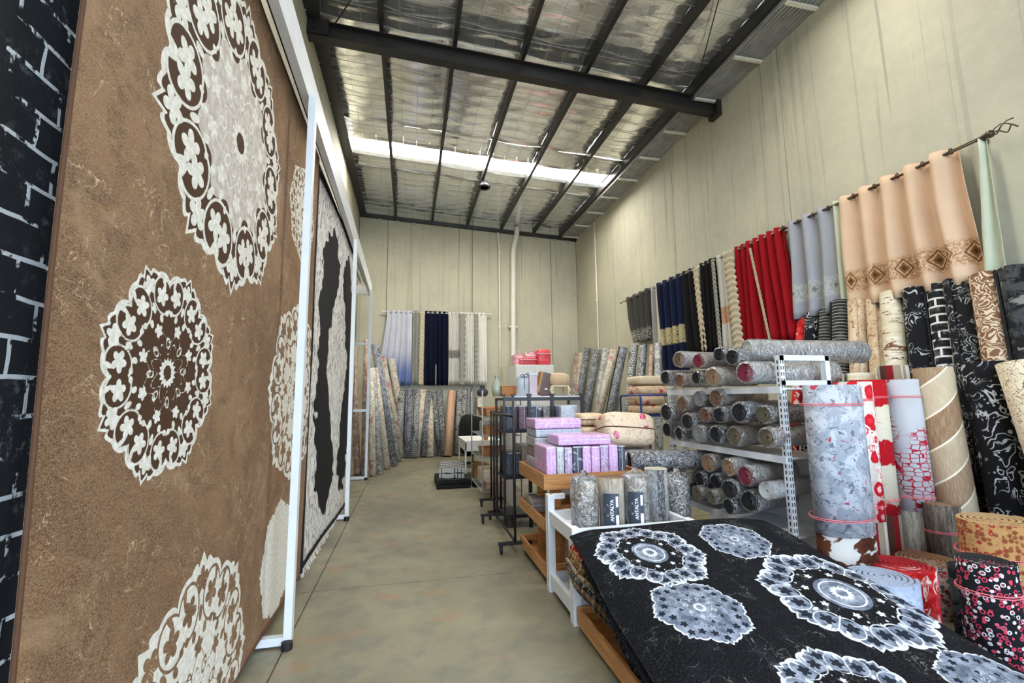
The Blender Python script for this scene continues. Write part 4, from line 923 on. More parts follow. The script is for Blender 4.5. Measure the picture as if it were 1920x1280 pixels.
CN = cur_mat('navy_gold_band_curtain', srgb(16,26,54), 'band', srgb(186,172,128), (0.62, 0.98)); CB = cur_mat('black_curtain', srgb(20,19,19)); CWO = cur_mat('white_orange_band_curtain', srgb(206,202,190), 'band', srgb(190,140,104), (0.50, 0.80))
CR = cur_mat('red_curtain', srgb(148,10,22)); CGD = cur_mat('grey_diamond_curtain', srgb(158,158,164), 'diamonds', srgb(196,196,186), (0.22, 0.48)); CBG = cur_mat('beige_diamond_curtain', srgb(216,184,154), 'diamonds', srgb(150,100,44), (0.18, 0.46)); CS = cur_mat('pale_green_sheer', srgb(196,200,176))
def cr_(label, u0, v0, u1, v1, zbot, mat, folds, amp=0.05, flare=(0,0), **k):
    y0, y1 = yr(u0, v0), yr(u1, v1); return curtain(label, 'right', y0, y1, ZR+0.05, zbot, mat, folds, amp, flare, **k)
cr_('charcoal curtain with silver embroidered foot, farthest on the right wall', 1175, 562, 1222, 540, 2.86, C1, 4, 0.06, (-0.35, 0))
cr_('narrow grey sheer curtain beside the charcoal one', 1221, 540, 1230, 535, 2.1, CG, 1, 0.03, (0, 0.05), rings=False)
cr_('narrow cream sheer curtain left of the navy one', 1229, 535, 1236, 530, 1.9, CW, 1, 0.03, (0, -0.1), rings=False)
cr_('navy curtain with a gold embroidered band', 1233, 531, 1282, 508, 2.02, CN, 4, 0.06, (-0.15, 0.05))
t = cr_('black curtain next to the navy one, edged with cream lace', 1280, 509, 1302, 500, 2.40, CB, 2, 0.04, (0, -0.15))
lace_trim(t, 'right', yr(1308, 497), ZR, 2.40, LACE, 0.16, 0.17, -0.12)
t = cr_('black curtain with scalloped lace edge in the middle of the rod', 1313, 496, 1340, 484, 2.36, CB, 3, 0.05, (0, -0.05))
lace_trim(t, 'right', yr(1343, 484), ZR, 2.36, LACEG, 0.10, 0.19, -0.05, 20)
cr_('white curtain with peach embroidered band between black and red ones', 1345, 482, 1369, 472, 2.30, CWO, 2, 0.04, rings=True)
t = cr_('red curtain with wide cream lace edge', 1378, 468, 1412, 452, 2.34, CR, 3, 0.06, (0, -0.15))
lace_trim(t, 'right', yr(1373, 470), ZR, 2.30, LACE, 0.26, 0.20, -0.10, 16)
t = cr_('wide red curtain at the near end of the first rod', 1414, 451, 1470, 432, 2.36, CR, 4, 0.07, (-0.10, -0.15))
lace_trim(t, 'right', yr(1414, 455), ZR-0.1, 2.38, LACE, 0.05, 0.2, -0.25, 20)
cr_('silver grey curtain with pale diamond embroidery', 1478, 424, 1562, 396, 2.62, CGD, 3, 0.06, (0, 0.0), group='curtains on the near rod', ring_mat='bronze')
cr_('narrow pale green sheer between the grey and beige curtains', 1562, 396, 1575, 388, 2.55, CS, 1, 0.03, rings=False, group='curtains on the near rod')
cr_('wide beige curtain with golden diamond embroidery', 1575, 386, 1800, 288, 2.62, CBG, 5, 0.07, (0, -0.12), group='curtains on the near rod', ring_mat='bronze', off=0.13)
curtain('white sheer strip hanging loose at the near end of the rod', 'right', yr(1836, 275), yr(1850, 268), ZR, 2.35, CS, 1, 0.03, (0.12, -0.02), False, 'curtains on the near rod')
def crod(label, p0, p1, r, mat, scroll=False):
    p0, p1 = Vector(p0), Vector(p1); t = thing('curtain_rod', label, 'curtain rod', p1)
    MB().tube([p0, p1], r, 10).build('rod', mat, t, True); d = (p1-p0).normalized()
    for q, s in ((p0, -1), (p1, 1)):
        m = MB().tube([q, q + d*s*0.02, q + d*s*0.03, q + d*s*0.05, q + d*s*0.08, q + d*s*0.10], [r, r*1.8, r*1.2, r*2.2, r*2.2, r*0.4], 10)
        if scroll and s > 0:
            for k in range(3):
                a0 = k*2*PI/3; m.tube([q + d*(0.06+0.03*i) + Vector((0.05*math.sin(i*0.7+a0), 0, 0.05*math.cos(i*0.7+a0)))*min(1, i/3) for i in range(7)], 0.006, 6)
        m.build('finial', mat, t, True)
    n = Vector((1,0,0)) if abs(d.y) > abs(d.x) else Vector((0,1,0))
    wallv = XR if abs(d.y) > abs(d.x) else YB
    for f in (0.02, 0.5, 0.98):
        q = p0 + (p1-p0)*f; e = Vector((XR, q.y, q.z)) if abs(d.y) > abs(d.x) else Vector((q.x, YB, q.z))
        MB().tube([q, e], 0.008, 8).tube([e - n*0.012, e], 0.03, 12).build('bracket', mat, t, True)
crod('chrome curtain rod carrying the dark and red curtains', (XR-0.12, 10.35, ZR), (XR-0.12, 5.22, ZR), 0.013, MAT['chrome'])
crod('bronze curtain rod with scroll finial carrying the beige curtain', (XR-0.13, 5.18, ZR), (XR-0.13, 2.92, ZR), 0.016, MAT['bronze'], True)
# back wall curtains
ZB = 4.16; GBK = 'curtains on the back wall'
def xb(u): return px(u, 587, y=YB-0.1).x
curtain('white to blue ombre curtain at the left of the back wall', 'back', xb(726), xb(773), ZB+0.05, 2.0, cur_mat('ombre_curtain', srgb(206,206,216), 'ombre', srgb(112,128,176), drop=2.1), 5, 0.05, (-0.32, 0), True, GBK)
t = curtain('narrow grey curtain with cream lace edge on the back wall', 'back', xb(774), xb(787), ZB+0.05, 2.02, CG, 2, 0.03, (0,0), True, GBK)
lace_trim(t, 'back', xb(792), ZB, 2.02, LACE, 0.16, 0.16, -0.02, 16)
t = curtain('navy curtain in the middle of the back wall', 'back', xb(797), xb(840), ZB+0.05, 2.0, cur_mat('navy_curtain', srgb(11,17,42)), 5, 0.05, (0,0), True, GBK)
lace_trim(t, 'back', xb(818), 2.6, 2.0, LACEG, 0.04, 0.19, 0, 10)
curtain('white curtain with grey floral motif right of the navy one', 'back', xb(841), xb(862), ZB+0.05, 2.0, cur_mat('white_floral_curtain', srgb(206,202,192), 'band', srgb(120,116,110), (0.80, 1.05)), 3, 0.04, (0,0), True, GBK)
t = curtain('white curtain with grey lace edge on the back wall', 'back', xb(863), xb(889), ZB+0.05, 2.0, cur_mat('white_curtain', srgb(222,219,208)), 4, 0.04, (0,0), True, GBK)
lace_trim(t, 'back', xb(867), ZB, 2.0, LACEG, 0.2, 0.17, 0, 12)
t = curtain('plain white curtain at the right end of the back wall rod', 'back', xb(890), xb(912), ZB+0.05, 2.0, cur_mat('plain_white_curtain', srgb(230,227,216)), 3, 0.04, (0,0), True, GBK)
lace_trim(t, 'back', xb(892), ZB, 2.0, LACEG, 0.12, 0.17, 0, 14)
crod('white curtain rod on the back wall', (xb(722), YB-0.12, ZB), (xb(916), YB-0.12, ZB), 0.016, MAT['pvc'])
#PART2
# ------------------------------------------------------------------ black rug pile in the foreground
def ztop(y, k=0): return 0.66 + 0.20*(y-3.2)
PX0, PX1, PY0, PY1 = 1.15, 2.76, 0.95, 3.24
def pile_pos(x0, dz, drop, wid, inset=0.0):
    def f(x, y):
        e = np.clip((x0 + wid - x)/wid, 0, 1.3)              # droop over the left edge
        s = np.clip((x - 2.45)/0.4, 0, 1.0); b = np.clip((y-3.02)/0.25, 0, 1)
        z = 0.66 + 0.20*(y-3.2) - dz - drop*e**2*(0.35 + 0.65*np.clip((3.3-y)/0.8, 0, 1)) - 0.05*s**2 - 0.02*b**2 + 0.006*np.sin(5*x+3*y) + 0.004*np.sin(9*y)
        return (x + 0.02*np.sin(2.2*y+dz*40)*e + inset*e*np.clip((3.02-y)/0.3, 0, 1), y, np.maximum(z, 0.03))
    return f
BM = [(1.55, 2.85, 0.385, 'dark', 0.2), (1.52, 2.29, 0.27, 'light', 0.0), (2.23, 2.90, 0.25, 'light', 0.4), (2.42, 2.27, 0.46, 'dark', 0.5), (1.83, 1.62, 0.36, 'dark', 0.1), (2.52, 1.60, 0.26, 'light', 0.7), (1.40, 1.45, 0.26, 'light', 0.7)]
def black_pat(xx, yy):
    A = np.full(xx.shape, -0.05); G = A.copy(); B = A.copy()
    for cx_, cy_, R, st, rot in BM:
        m = medallion(xx-cx_, yy-cy_, R, 8, rot); lob = 0.010*R/0.4 - np.abs(m['arcs'])
        A = np.maximum(A, np.maximum(m['band']*0.9, np.maximum(m['core'], ringd(m['r'], 0*m['r'], 0, 0, 0.24*R, 0.010*R)) if st == 'dark' else np.maximum(m['core'], m['lines'])))
        if st == 'dark': A = np.maximum(A, np.minimum(m['dots'], 0.02) - 0.006); A = np.maximum(A, np.maximum(m['arcs']-0.0008, np.minimum(m['ribs'], m['out'])))
        G = np.maximum(G, np.minimum(m['out'], np.maximum(m['r']-0.56*R, -m['r']+0.30*R) if st == 'dark' else m['out']))
        ink = np.maximum(m['fl']*1.0 - 0.004, (np.minimum(0.56*R-m['r'], m['r']-0.30*R) + 0.0) if st == 'dark' else m['dots']-0.003)
        B = np.maximum(B, np.minimum(ink if st == 'light' else np.where(m['r'] > 0.58*R, m['fl']-0.003, -1), m['out']))
    return A, G, B
def blk(t, uv):
    f = t.noise(uv, 110, 4, 0.7); crack = (t.noise(uv, 5, 5, 0.62, 1.2) - 0.5).abs(); br = t.step(t.noise(uv, 4, 3), 0.45, 0.6)
    big = t.noise(uv, 7, 4, 0.7)
    c = t.mix(t.step(f, 0.5, 0.72)*0.55, srgb(15,15,18), srgb(72,72,78)); c = t.mix(t.step(big, 0.5, 0.7)*0.30, c, srgb(50,50,56))
    return t.mix(t.step(crack, 0.006, 0.001)*br*0.7, c, srgb(140,138,132))
mat_blk = rugmat('black_rug_grey_medallions', blk, lambda t, uv: t.mix(t.step(t.noise(uv, 50, 3), 0.35, 0.7), srgb(196,200,208), srgb(226,228,232)), lambda t, uv: t.mix(t.step(t.noise(uv, 16, 4, 0.65), 0.35, 0.68), srgb(84,92,108), srgb(150,158,172)), srgb(34,38,48), rough=0.95, spec=0.12)
GP = 'rugs piled flat in the foreground'
top = grid_rug('flat_rug', np.linspace(PX0-0.03, PX1, 290), np.linspace(PY0, PY1, 400), pile_pos(PX0, 0.0, 0.08, 0.22), black_pat, mat_blk, None, 0.010, (0,0,1))
tag(top, 'black rug with grey lace medallions lying on top of the foreground pile', 'rug', GP)
def edge_pat(xx, yy): return (0.02-np.abs(xx-PX0-0.02), xx*0-1, xx*0-1)
LAY = [('black', 'black rug just under the top one, its white medallion tip showing', srgb(18,18,22), srgb(200,204,212)), ('red', 'red bordered rug in the foreground pile', srgb(150,20,34), srgb(196,170,120)), ('gold', 'gold and brown rug in the foreground pile', srgb(120,84,44), srgb(190,150,90)),
       ('dark', 'dark brown rug in the middle of the foreground pile', srgb(52,36,26), srgb(150,120,80)), ('cream', 'cream edged rug low in the foreground pile', srgb(150,136,110), srgb(90,60,40)), ('black2', 'black patterned rug low in the foreground pile', srgb(26,26,28), srgb(120,116,104)), ('brown', 'brown rug near the bottom of the foreground pile', srgb(104,72,48), srgb(180,150,110)), ('grey', 'grey black bottom rug of the foreground pile', srgb(40,40,44), srgb(120,120,124))]
for k, (nm, lb, c1, c2) in enumerate(LAY):
    t = NT('pile_rug_'+nm); uv = t.uv(); d = t.noise(t.vscale(uv, (1,2.2,1)), 26, 4, 0.7, 1.0)
    mt = mat_blk if k == 0 else finish_rug(t, t.mix(t.step(d, 0.50, 0.58), c1, c2))
    x0 = PX0 - (0.035 if k == 0 else 0.0) + 0.004*k; y1 = 2.98 if k == 0 else PY1 - 0.02 - 0.006*k
    fpos = pile_pos(x0, 0.016*(k+1), 0.13 if k == 0 else 0.10+0.008*k, 0.28 if k == 0 else 0.22, 0.0 if k == 0 else 0.10)
    pt = (lambda a, b: tuple(np.where(a < 1.30, q, -1) for q in black_pat(a*1.0 + 0.12, b - 0.30))) if k == 0 else (lambda a, b: (a*0-1,)*3)
    U_ = np.concatenate([np.linspace(x0-(0.01 if k == 0 else 0.045+0.004*k), x0+0.35, 46 if k == 0 else 26), np.linspace(x0+0.45, PX1-0.02, 8)])
    o = grid_rug('flat_rug', U_, np.linspace(PY0-0.02, y1, 180 if k == 0 else 50), fpos, pt, mt, None, 0.012, (0,0,1))
    tag(o, lb, 'rug', GP)
# the wooden stand under the pile
ws = thing('wooden_stand', 'honey pine display cart half hidden under the black rug pile', 'cart', (1.9, 2.3, 0))
def tray(t, x0, x1, y0, y1, z0, z1, th=0.02, name='tray'):
    p = MB().box(x0+th, x1-th, y0+th, y1-th, z0, z0+0.018).build(name, MAT['wood'], t)
    for b in ((x0, x0+th, y0, y1), (x1-th, x1, y0, y1), (x0+th, x1-th, y0, y0+th), (x0+th, x1-th, y1-th, y1)):
        s = MB().box(b[0], b[1], b[2], b[3], z0, z1).build('tray_side', MAT['wood'], p); s.location = (0,0,0)
    return p
def caster(t, x, y, r=0.03, zt=0.08):
    w = MB().lathe([(r*0.4,-0.012),(r*0.95,-0.012),(r,-0.006),(r,0.006),(r*0.95,0.012),(r*0.4,0.012)], (x, y, r), 16, axis='x').build('caster_wheel', MAT['black_rubber'], t, True)
    f = MB().box(x-0.018, x-0.014, y-0.012, y+0.015, r, zt).box(x+0.014, x+0.018, y-0.012, y+0.015, r, zt).box(x-0.018, x+0.018, y-0.012, y+0.02, zt-0.006, zt).build('caster_fork', MAT['black_metal'], t)
tray(ws, 1.165, 2.5, 1.0, 3.20, 0.035, 0.145)
MB().add([(1.40,1.05,0.115),(2.70,1.05,0.115),(2.70,3.15,0.475),(1.40,3.15,0.475),(1.40,1.05,0.135),(2.70,1.05,0.135),(2.70,3.15,0.495),(1.40,3.15,0.495)], [(0,3,2,1),(4,5,6,7),(0,1,5,4),(1,2,6,5),(2,3,7,6),(3,0,4,7)]).build('sloping_top', MAT['wood'], ws)
for (x, y) in ((1.42,2.55),(1.42,3.1),(2.45,2.55),(2.45,3.1)): MB().box(x, x+0.05, y-0.05, y, 0.09, 0.115+ (y-1.05)/2.1*0.36).build('leg', MAT['wood'], ws)
for (x, y) in ((1.30,1.3),(1.30,3.0),(2.4,3.0),(2.4,1.3)): caster(ws, x, y, 0.016, 0.036)

# ------------------------------------------------------------------ white framed display bin with table runners
wb = thing('display_bin', 'white painted open frame display bin holding labelled mat rolls', 'display bin', (1.65, 3.55, 0))
BX0, BX1, BY0, BY1 = 1.185, 2.12, 3.28, 3.86
def beam(t, a, b, w=0.05, h=0.05, name='rail', mat='white_metal'): return MB().bar(a, b, w, h).build(name, MAT[mat], t)
for (x, y, h) in ((BX0,BY0,0.66),(BX0,BY1,0.78),(BX1,BY0,0.66),(BX1,BY1,0.66)): MB().box(x-0.03, x+0.03, y-0.04, y+0.04, 0, h).build('post', MAT['white_metal'], wb, bevel=0.004)
for x in (BX0, BX1):
    for z in (0.60, 0.10): MB().box(x-0.02, x+0.02, BY0, BY1, z-0.05, z+0.05).build('side_rail', MAT['white_metal'], wb)
for y in (BY0, BY1):
    for z in (0.60, 0.10): MB().box(BX0, BX1, y-0.02, y+0.02, z-0.04, z+0.045).build('cross_rail', MAT['white_metal'], wb)
MB().box(BX0, BX1, BY0, BY1, 0.54, 0.56).build('deck', MAT['white_metal'], wb)
MB().box(BX0+0.03, BX1-0.03, BY0+0.03, BY1-0.03, 0.06, 0.075).build('lower_deck', MAT['white_metal'], wb)
MB().bar((BX0, BY1, 0.76), (BX0+0.13, BY1, 0.76), 0.04, 0.04).build('top_rail', MAT['white_metal'], wb)
GA = 'mat rolls in the white display bin'
MR = [('grey mat roll gathered in clear plastic at the left of the white bin', 1.36, 3.50, 0.105, 0.40, 'taupe_grain', 'grey', True), ('beige mat roll with brown edge and dark product label', 1.585, 3.50, 0.105, 0.40, 'taupe_grain', 'brown', False), ('pale mat roll with dark product label beside the beige one', 1.80, 3.50, 0.105, 0.40, 'taupe_grain', 'pale', True), ('black striped mat roll at the right of the white bin', 2.02, 3.56, 0.10, 0.44, 'wrap_stripe', 'cream', False)]
MAT['label_dark'] = plain('dark_slate_label', srgb(52,60,74), 0.4); MAT['label_print'] = plain('white_label_print', srgb(236,238,242), 0.6); MAT['label_tan'] = plain('tan_label_motif', srgb(190,160,116), 0.6)
def text_mesh(body, size):
    cu = bpy.data.curves.new('print', 'FONT'); cu.body = body; cu.size = size; cu.align_x = 'CENTER'; cu.align_y = 'CENTER'; cu.offset = 0.0006; cu.extrude = 0.0003
    o = bpy.data.objects.new('tmp', cu); COL.objects.link(o); dg = bpy.context.evaluated_depsgraph_get()
    me = bpy.data.meshes.new_from_object(o.evaluated_get(dg)); bpy.data.objects.remove(o); me.materials.clear(); me.materials.append(MAT['label_print']); return me
for k, (lb, x, y, R, h, mt, ed, wr) in enumerate(MR):
    o = roll(lb, (x, y, 0.562), (x, y, 0.562+h), R, mt, ed, 6, 1.0, wrap=wr, group=GA, name='mat_roll', twist=1.0)
    if k in (1, 2):   # curved label facing the aisle, with lettering running upward
        ti = o.matrix_world.inverted(); a0 = math.atan2(-y, -x) ; Rl = R*1.06
        m = MB(); n = 10; vs = []; fs = []
        for i in range(n+1):
            a = a0 + (i/n-0.5)*1.15
            for z in (0.04, 0.29): vs.append((Rl*math.cos(a), Rl*math.sin(a), z))
        for i in range(n): fs.append((2*i, 2*i+2, 2*i+3, 2*i+1))
        lm = m.add(vs, fs).mesh('label', MAT['label_dark'], True); l = link('label', lm); l.parent = o; l.rotation_euler = (0, 0, -1.0)
        tm = text_mesh('ANTALYA', 0.036); me2 = tm
        co = np.zeros(len(me2.vertices)*3, np.float32); me2.vertices.foreach_get('co', co); co = co.reshape(-1, 3)
        s_ = -co[:,1]; hgt = co[:,0] + 0.165; aa = a0 + (s_ + 0.006)/Rl; rr = Rl + 0.0012 + co[:,2]
        me2.vertices.foreach_set('co', np.stack([rr*np.cos(aa), rr*np.sin(aa), hgt], -1).astype(np.float32).ravel()); me2.update()
        q = link('lettering', me2); q.parent = l; 
        def patch(a1, a2, z1, z2, mt_, nm_):
            vs = []; 
            for i in range(5):
                a = a0 + a1 + (a2-a1)*i/4
                for z in (z1, z2): vs.append(((Rl+0.0012)*math.cos(a), (Rl+0.0012)*math.sin(a), z))
            pm = MB().add(vs, [(2*i, 2*i+2, 2*i+3, 2*i+1) for i in range(4)]).mesh(nm_, MAT[mt_]); pq = link(nm_, pm); pq.parent = l
        patch(0.30, 0.52, 0.045, 0.13, 'label_print', 'price_panel'); patch(0.32, 0.50, 0.19, 0.27, 'label_print', 'barcode_panel')
        vs = [((Rl+0.0008)*math.cos(a0+da), (Rl+0.0008)*math.sin(a0+da), z) for da, z in ((-0.5,0.165),(-0.25,0.115),(-0.02,0.165),(-0.25,0.215))]
        pm = MB().add(vs, [(0,1,2,3)]).mesh('diamond_motif', MAT['label_tan']); pq = link('diamond_motif', pm); pq.parent = l

# ------------------------------------------------------------------ honey pine cart with bedding packs
wc = thing('wooden_cart', 'honey pine three tier cart on casters topped with bedding packs', 'cart', (1.65, 4.45, 0))
WX0, WX1, WY0, WY1 = 1.17, 2.12, 3.98, 4.92
for z0, z1 in ((0.79, 0.92), (0.44, 0.54), (0.06, 0.16)): tray(wc, WX0, WX1, WY0, WY1, z0, z1, 0.022)
for (x, y) in ((1.30, 4.2), (1.30, 4.66), (1.92, 4.2), (1.92, 4.66)): MB().box(x, x+0.10, y, y+0.03, 0.07, 0.80).build('upright_panel', MAT['wood'], wc)
for (x, y) in ((1.22, 4.05), (1.22, 4.85), (2.06, 4.05), (2.06, 4.85)): caster(wc, x, y, 0.028, 0.06)
def mk_pack(name, c1, c2, sc=16, dark=None):
    t = NT(name); p = t.obj(); n = t.noise(p, sc, 3, 0.6, 1.3); k = ((n*7).fract()-0.5).abs(); w = t.noise(t.vscale(p, (1, 1, 1.0)), 9, 4, 0.7, 1.6)
    c = t.mix(t.step(k, 0.16, 0.24), c1, c2); c = t.mix(t.step(w, 0.58, 0.68)*0.6, c, (0.85,0.86,0.9))
    return t.done(c, 0.5, 0, None, coat=0.8, coat_rough=0.1, coat_normal=t.bump(w, 0.9, 0.03))
PK = dict(pink=mk_pack('pink_pack', srgb(196,140,196), srgb(222,180,220)), mauve=mk_pack('mauve_pack', srgb(150,112,160), srgb(196,170,200)), clear=mk_pack('clear_pack', srgb(150,150,150), srgb(196,198,202)), navy=mk_pack('navy_pack', srgb(24,28,48), srgb(50,56,80)), brown=mk_pack('brown_pack', srgb(122,92,80), srgb(160,130,112)), silver=mk_pack('silver_pack', srgb(150,154,164), srgb(190,196,208)), plum=mk_pack('plum_pack', srgb(66,34,50), srgb(110,66,84)), cream=mk_pack('cream_pack', srgb(200,180,146), srgb(226,208,176)), book=mk_pack('mat_pack', srgb(110,104,96), srgb(160,154,146)))
MAT['seam'] = plain('pack_seam', srgb(214,216,222), 0.3)
def pack(label, x0, x1, y0, y1, z0, z1, kind, group, name='bedding_pack', cat='bedding pack'):
    t = thing(name, label, cat, ((x0+x1)/2, (y0+y1)/2, z0), group)
    m = MB().box(x0, x1, y0, y1, z0, z1); b = min(x1-x0, y1-y0, z1-z0)*0.16; m.build('body', PK[kind], t, bevel=b)
    m = MB(); e = 0.0015
    if (z1-z0) > (x1-x0): m.box(x0+0.002, x1-0.002, y0-e, y0+0.004, z1-0.012, z1-0.006).box((x0+x1)/2-0.002, (x0+x1)/2+0.002, y0-e, y0+0.004, z0+0.01, z1-0.012)
    else: m.box(x0+0.01, x1-0.01, y0-e, y0+0.004, (z0+z1)/2-0.002, (z0+z1)/2+0.002)
    m.build('zip_seam', MAT['seam'], t)
GB = 'bedding packs on the pine cart'
zb = 0.812; cols = ['pink','clear','mauve','navy','pink','pink','mauve','pink','navy']
names = ['pink','clear and white','pale mauve','navy and white','pink','pink','mauve','pink','dark navy']
xs_ = [1.21,1.31,1.385,1.465,1.56,1.645,1.735,1.82,1.915,1.99]
for k in range(9): pack('%s bedding pack, %s from left in the pine cart front row' % (names[k], ORD[k]), xs_[k]+0.003, xs_[k+1]-0.003, 4.03, 4.45, zb, 1.155 - 0.004*(k%3), cols[k], GB)
pack('pink bedding pack lying flat across the front row', 1.34, 1.86, 4.06, 4.40, 1.160, 1.25, 'pink', GB)
for k, (kd, z0, z1, lb) in enumerate((('silver', zb, 1.00, 'silver bedding pack at the bottom of the rear stack'), ('brown', 1.004, 1.10, 'brown bedding pack third from top of the rear stack'), ('clear', 1.104, 1.20, 'clear bedding pack second from top of the rear stack'), ('silver', 1.204, 1.28, 'silver bedding pack just under the top pink pack'), ('pink', 1.284, 1.385, 'pink bedding pack on top of the rear stack'))):
    pack(lb, 1.24+0.01*(k%2), 1.74, 4.50, 4.88, z0, z1, kd, GB)
for k, (kd, x0, x1, lb) in enumerate((('brown', 1.78, 1.86, 'brown pack right of the rear stack on the pine cart'), ('navy', 1.87, 1.95, 'black pack right of the rear stack on the pine cart'), ('plum', 1.96, 2.07, 'plum pack right of the rear stack on the pine cart'))): pack(lb, x0, x1, 4.52, 4.85, zb, 1.22, kd, GB)
GM = 'folded mats on the lower trays of the pine cart'
pack('folded black and white mat on the middle tray of the pine cart', 1.20, 1.45, 4.55, 4.85, 0.46, 0.60, 'book', GM, 'folded_mat', 'mat')
pack('dark folded mat at the front of the middle tray', 1.42, 1.90, 4.02, 4.17, 0.46, 0.55, 'navy', GM, 'folded_mat', 'mat')
for k in range(4): pack('folded mat, %s from the bottom on the low tray of the pine cart' % ORD[k], 1.42, 1.85, 4.01, 4.18, 0.08+k*0.062, 0.139+k*0.062, ['book','cream','silver','clear'][k], GM, 'folded_mat', 'mat')

# ------------------------------------------------------------------ black garment rack with casters
def garment_rack(label, x, y0, y1, h, w=0.30, group='black garment racks'):
    t = thing('garment_rack', label, 'rack', (x, (y0+y1)/2, 0), group); r = 0.014
    for y in (y0, y1):
        MB().tube([(x, y, 0.10), (x, y, h)], r, 8).build('post', MAT['black_metal'], t, True)
        MB().box(x-w/2, x+w/2, y-0.02, y+0.02, 0.085, 0.115).build('foot_bar', MAT['black_metal'], t)
        for s in (-1, 1): caster(t, x+s*(w/2-0.03), y, 0.042, 0.09)
    MB().tube([(x, y0, h), (x, y1, h)], r, 8).build('hanging_rail', MAT['black_metal'], t, True)
    MB().tube([(x, y0, 0.115), (x, y1, 0.115)], r, 8).build('base_rail', MAT['black_metal'], t, True)
    return t
garment_rack('black wheeled garment rack beside the pine cart', 1.10, 4.84, 6.05, 1.40, 0.36)
garment_rack('black wheeled garment rack further down the aisle', 1.22, 6.2, 6.95, 1.40, 0.36)
# black frame rack with capped posts
fr = thing('throw_rack', 'black steel frame with capped posts and dark shelves behind the bedding packs', 'rack', (1.7, 6.0, 0))
FY0, FY1 = 5.72, 6.25
for u in (945, 962, 992, 1035, 1091):
    x = px(u, 745, y=FY0).x; wd = 0.025 if u in (945, 962) else 0.04
    MB().box(x-wd/2, x+wd/2, FY0-wd/2, FY0+wd/2, 0, 1.625).box(x-wd*0.75, x+wd*0.75, FY0-wd*0.75, FY0+wd*0.75, 1.625, 1.65).build('post', MAT['black_metal'], fr)
xa, xb_ = px(945, 745, y=FY0).x, px(1091, 745, y=FY0).x
for z, h in ((1.585, 0.045), (1.19, 0.03), (0.62, 0.03), (0.15, 0.03)): MB().box(xa, xb_, FY0-0.012, FY0+0.012, z-h/2, z+h/2).build('front_rail', MAT['black_metal'], fr)
for x in (xa, xb_): MB().box(x-0.015, x+0.015, FY1-0.015, FY1+0.015, 0, 1.6).build('back_post', MAT['black_metal'], fr)
for z in (1.17, 0.60, 0.13): MB().box(xa, xb_, FY0, FY1, z-0.01, z+0.01).build('shelf_board', MAT['black_metal'], fr)
for x in (xa, xb_): MB().box(x-0.012, x+0.012, FY0, FY1, 1.57, 1.60).build('top_side_rail', MAT['black_metal'], fr)
for k in range(6):
    x0 = xa + 0.04 + k*0.165
    pack('dark folded throw, %s from the left on the black frame rack' % ORD[k], x0, x0+0.15, FY0+0.06, FY1-0.05, 1.182, 1.50, ['navy','plum','navy','book','navy','clear'][k], 'throws on the black frame rack', 'folded_throw', 'throw')
for k in range(5):
    x0 = xa + 0.05 + k*0.19
    pack('dark bundle, %s from the left on the low shelf of the black frame rack' % ORD[k], x0, x0+0.17, FY0+0.06, FY1-0.05, 0.612, 0.612+[0.3,0.38,0.34,0.4,0.3][k], ['navy','book','navy','plum','silver'][k], 'bundles low on the black frame rack', 'folded_throw', 'throw')
pb_ = tag(MB().box(px(1052,780,y=5.2).x, px(1078,780,y=5.2).x, 5.2, 5.30, 0.0, 1.50).build('bedding_bag', PK['silver'], bevel=0.02), 'pale blue printed bag standing behind the pink bedding packs', 'bag')

# goods standing on a pale shelf behind the black frame
SY = 6.7
sf = thing('side_shelf', 'low white shelf unit behind the black frame carrying boxes and a stool', 'shelf', (2.2, SY+0.3, 0))
x0, x1 = px(962, 735, y=SY).x, px(1090, 735, y=SY).x
MB().box(x0, x1, SY, SY+0.55, 1.60, 1.625).build('shelf_top', MAT['white_metal'], sf)
for x in (x0, x1-0.02): MB().box(x, x+0.02, SY, SY+0.55, 0, 1.60).build('side_panel', MAT['white_metal'], sf)
MB().box(x0+0.02, x1-0.02, SY, SY+0.55, 0.80, 0.82).build('shelf_board', MAT['white_metal'], sf)
MAT['silver_plain'] = plain('silver_card', srgb(196,200,208), 0.4); MAT['ribbon'] = plain('grey_ribbon', srgb(96,98,104), 0.4); MAT['leather'] = plain('brown_leatherette', srgb(78,42,24), 0.35, coat=0.3); MAT['tan_card'] = plain('tan_card', srgb(176,126,76), 0.6); MAT['beige_velvet'] = plain('beige_velvet', srgb(204,172,136), 0.8, sheen=0.4); MAT['cream_wood'] = plain('cream_carved_wood', srgb(206,190,158), 0.6); MAT['pinkgrey'] = plain('pink_grey_box', srgb(196,178,184), 0.5)
x = px(983, 712, y=SY+0.1).x; t = thing('gift_canister', 'silver canister with grey ribbon bow on the shelf behind the black frame', 'canister', (x, SY+0.2, 1.627))
MB().lathe([(0.10,1.627),(0.10,1.88),(0.085,1.93),(0.06,1.97),(0.0,1.985)], (x, SY+0.2, 0), 20).build('body', MAT['silver_plain'], t, True)
MB().box(x-0.008, x+0.008, SY+0.095, SY+0.102, 1.72, 1.93).build('ribbon', MAT['ribbon'], t)
MB().torus((x-0.03, SY+0.10, 1.94), 0.024, 0.007, 'y').torus((x+0.03, SY+0.10, 1.94), 0.024, 0.007, 'y').build('bow', MAT['ribbon'], t, True)
x = px(1001, 715, y=SY+0.1).x; t = thing('gift_box', 'tall pink grey box beside the silver canister', 'box', (x, SY+0.2, 1.627))
MB().box(x-0.065, x+0.065, SY+0.12, SY+0.28, 1.627, 1.95).build('body', MAT['pinkgrey'], t, bevel=0.006); MB().box(x-0.067, x+0.067, SY+0.118, SY+0.282, 1.95, 1.99).build('lid', MAT['silver_plain'], t)
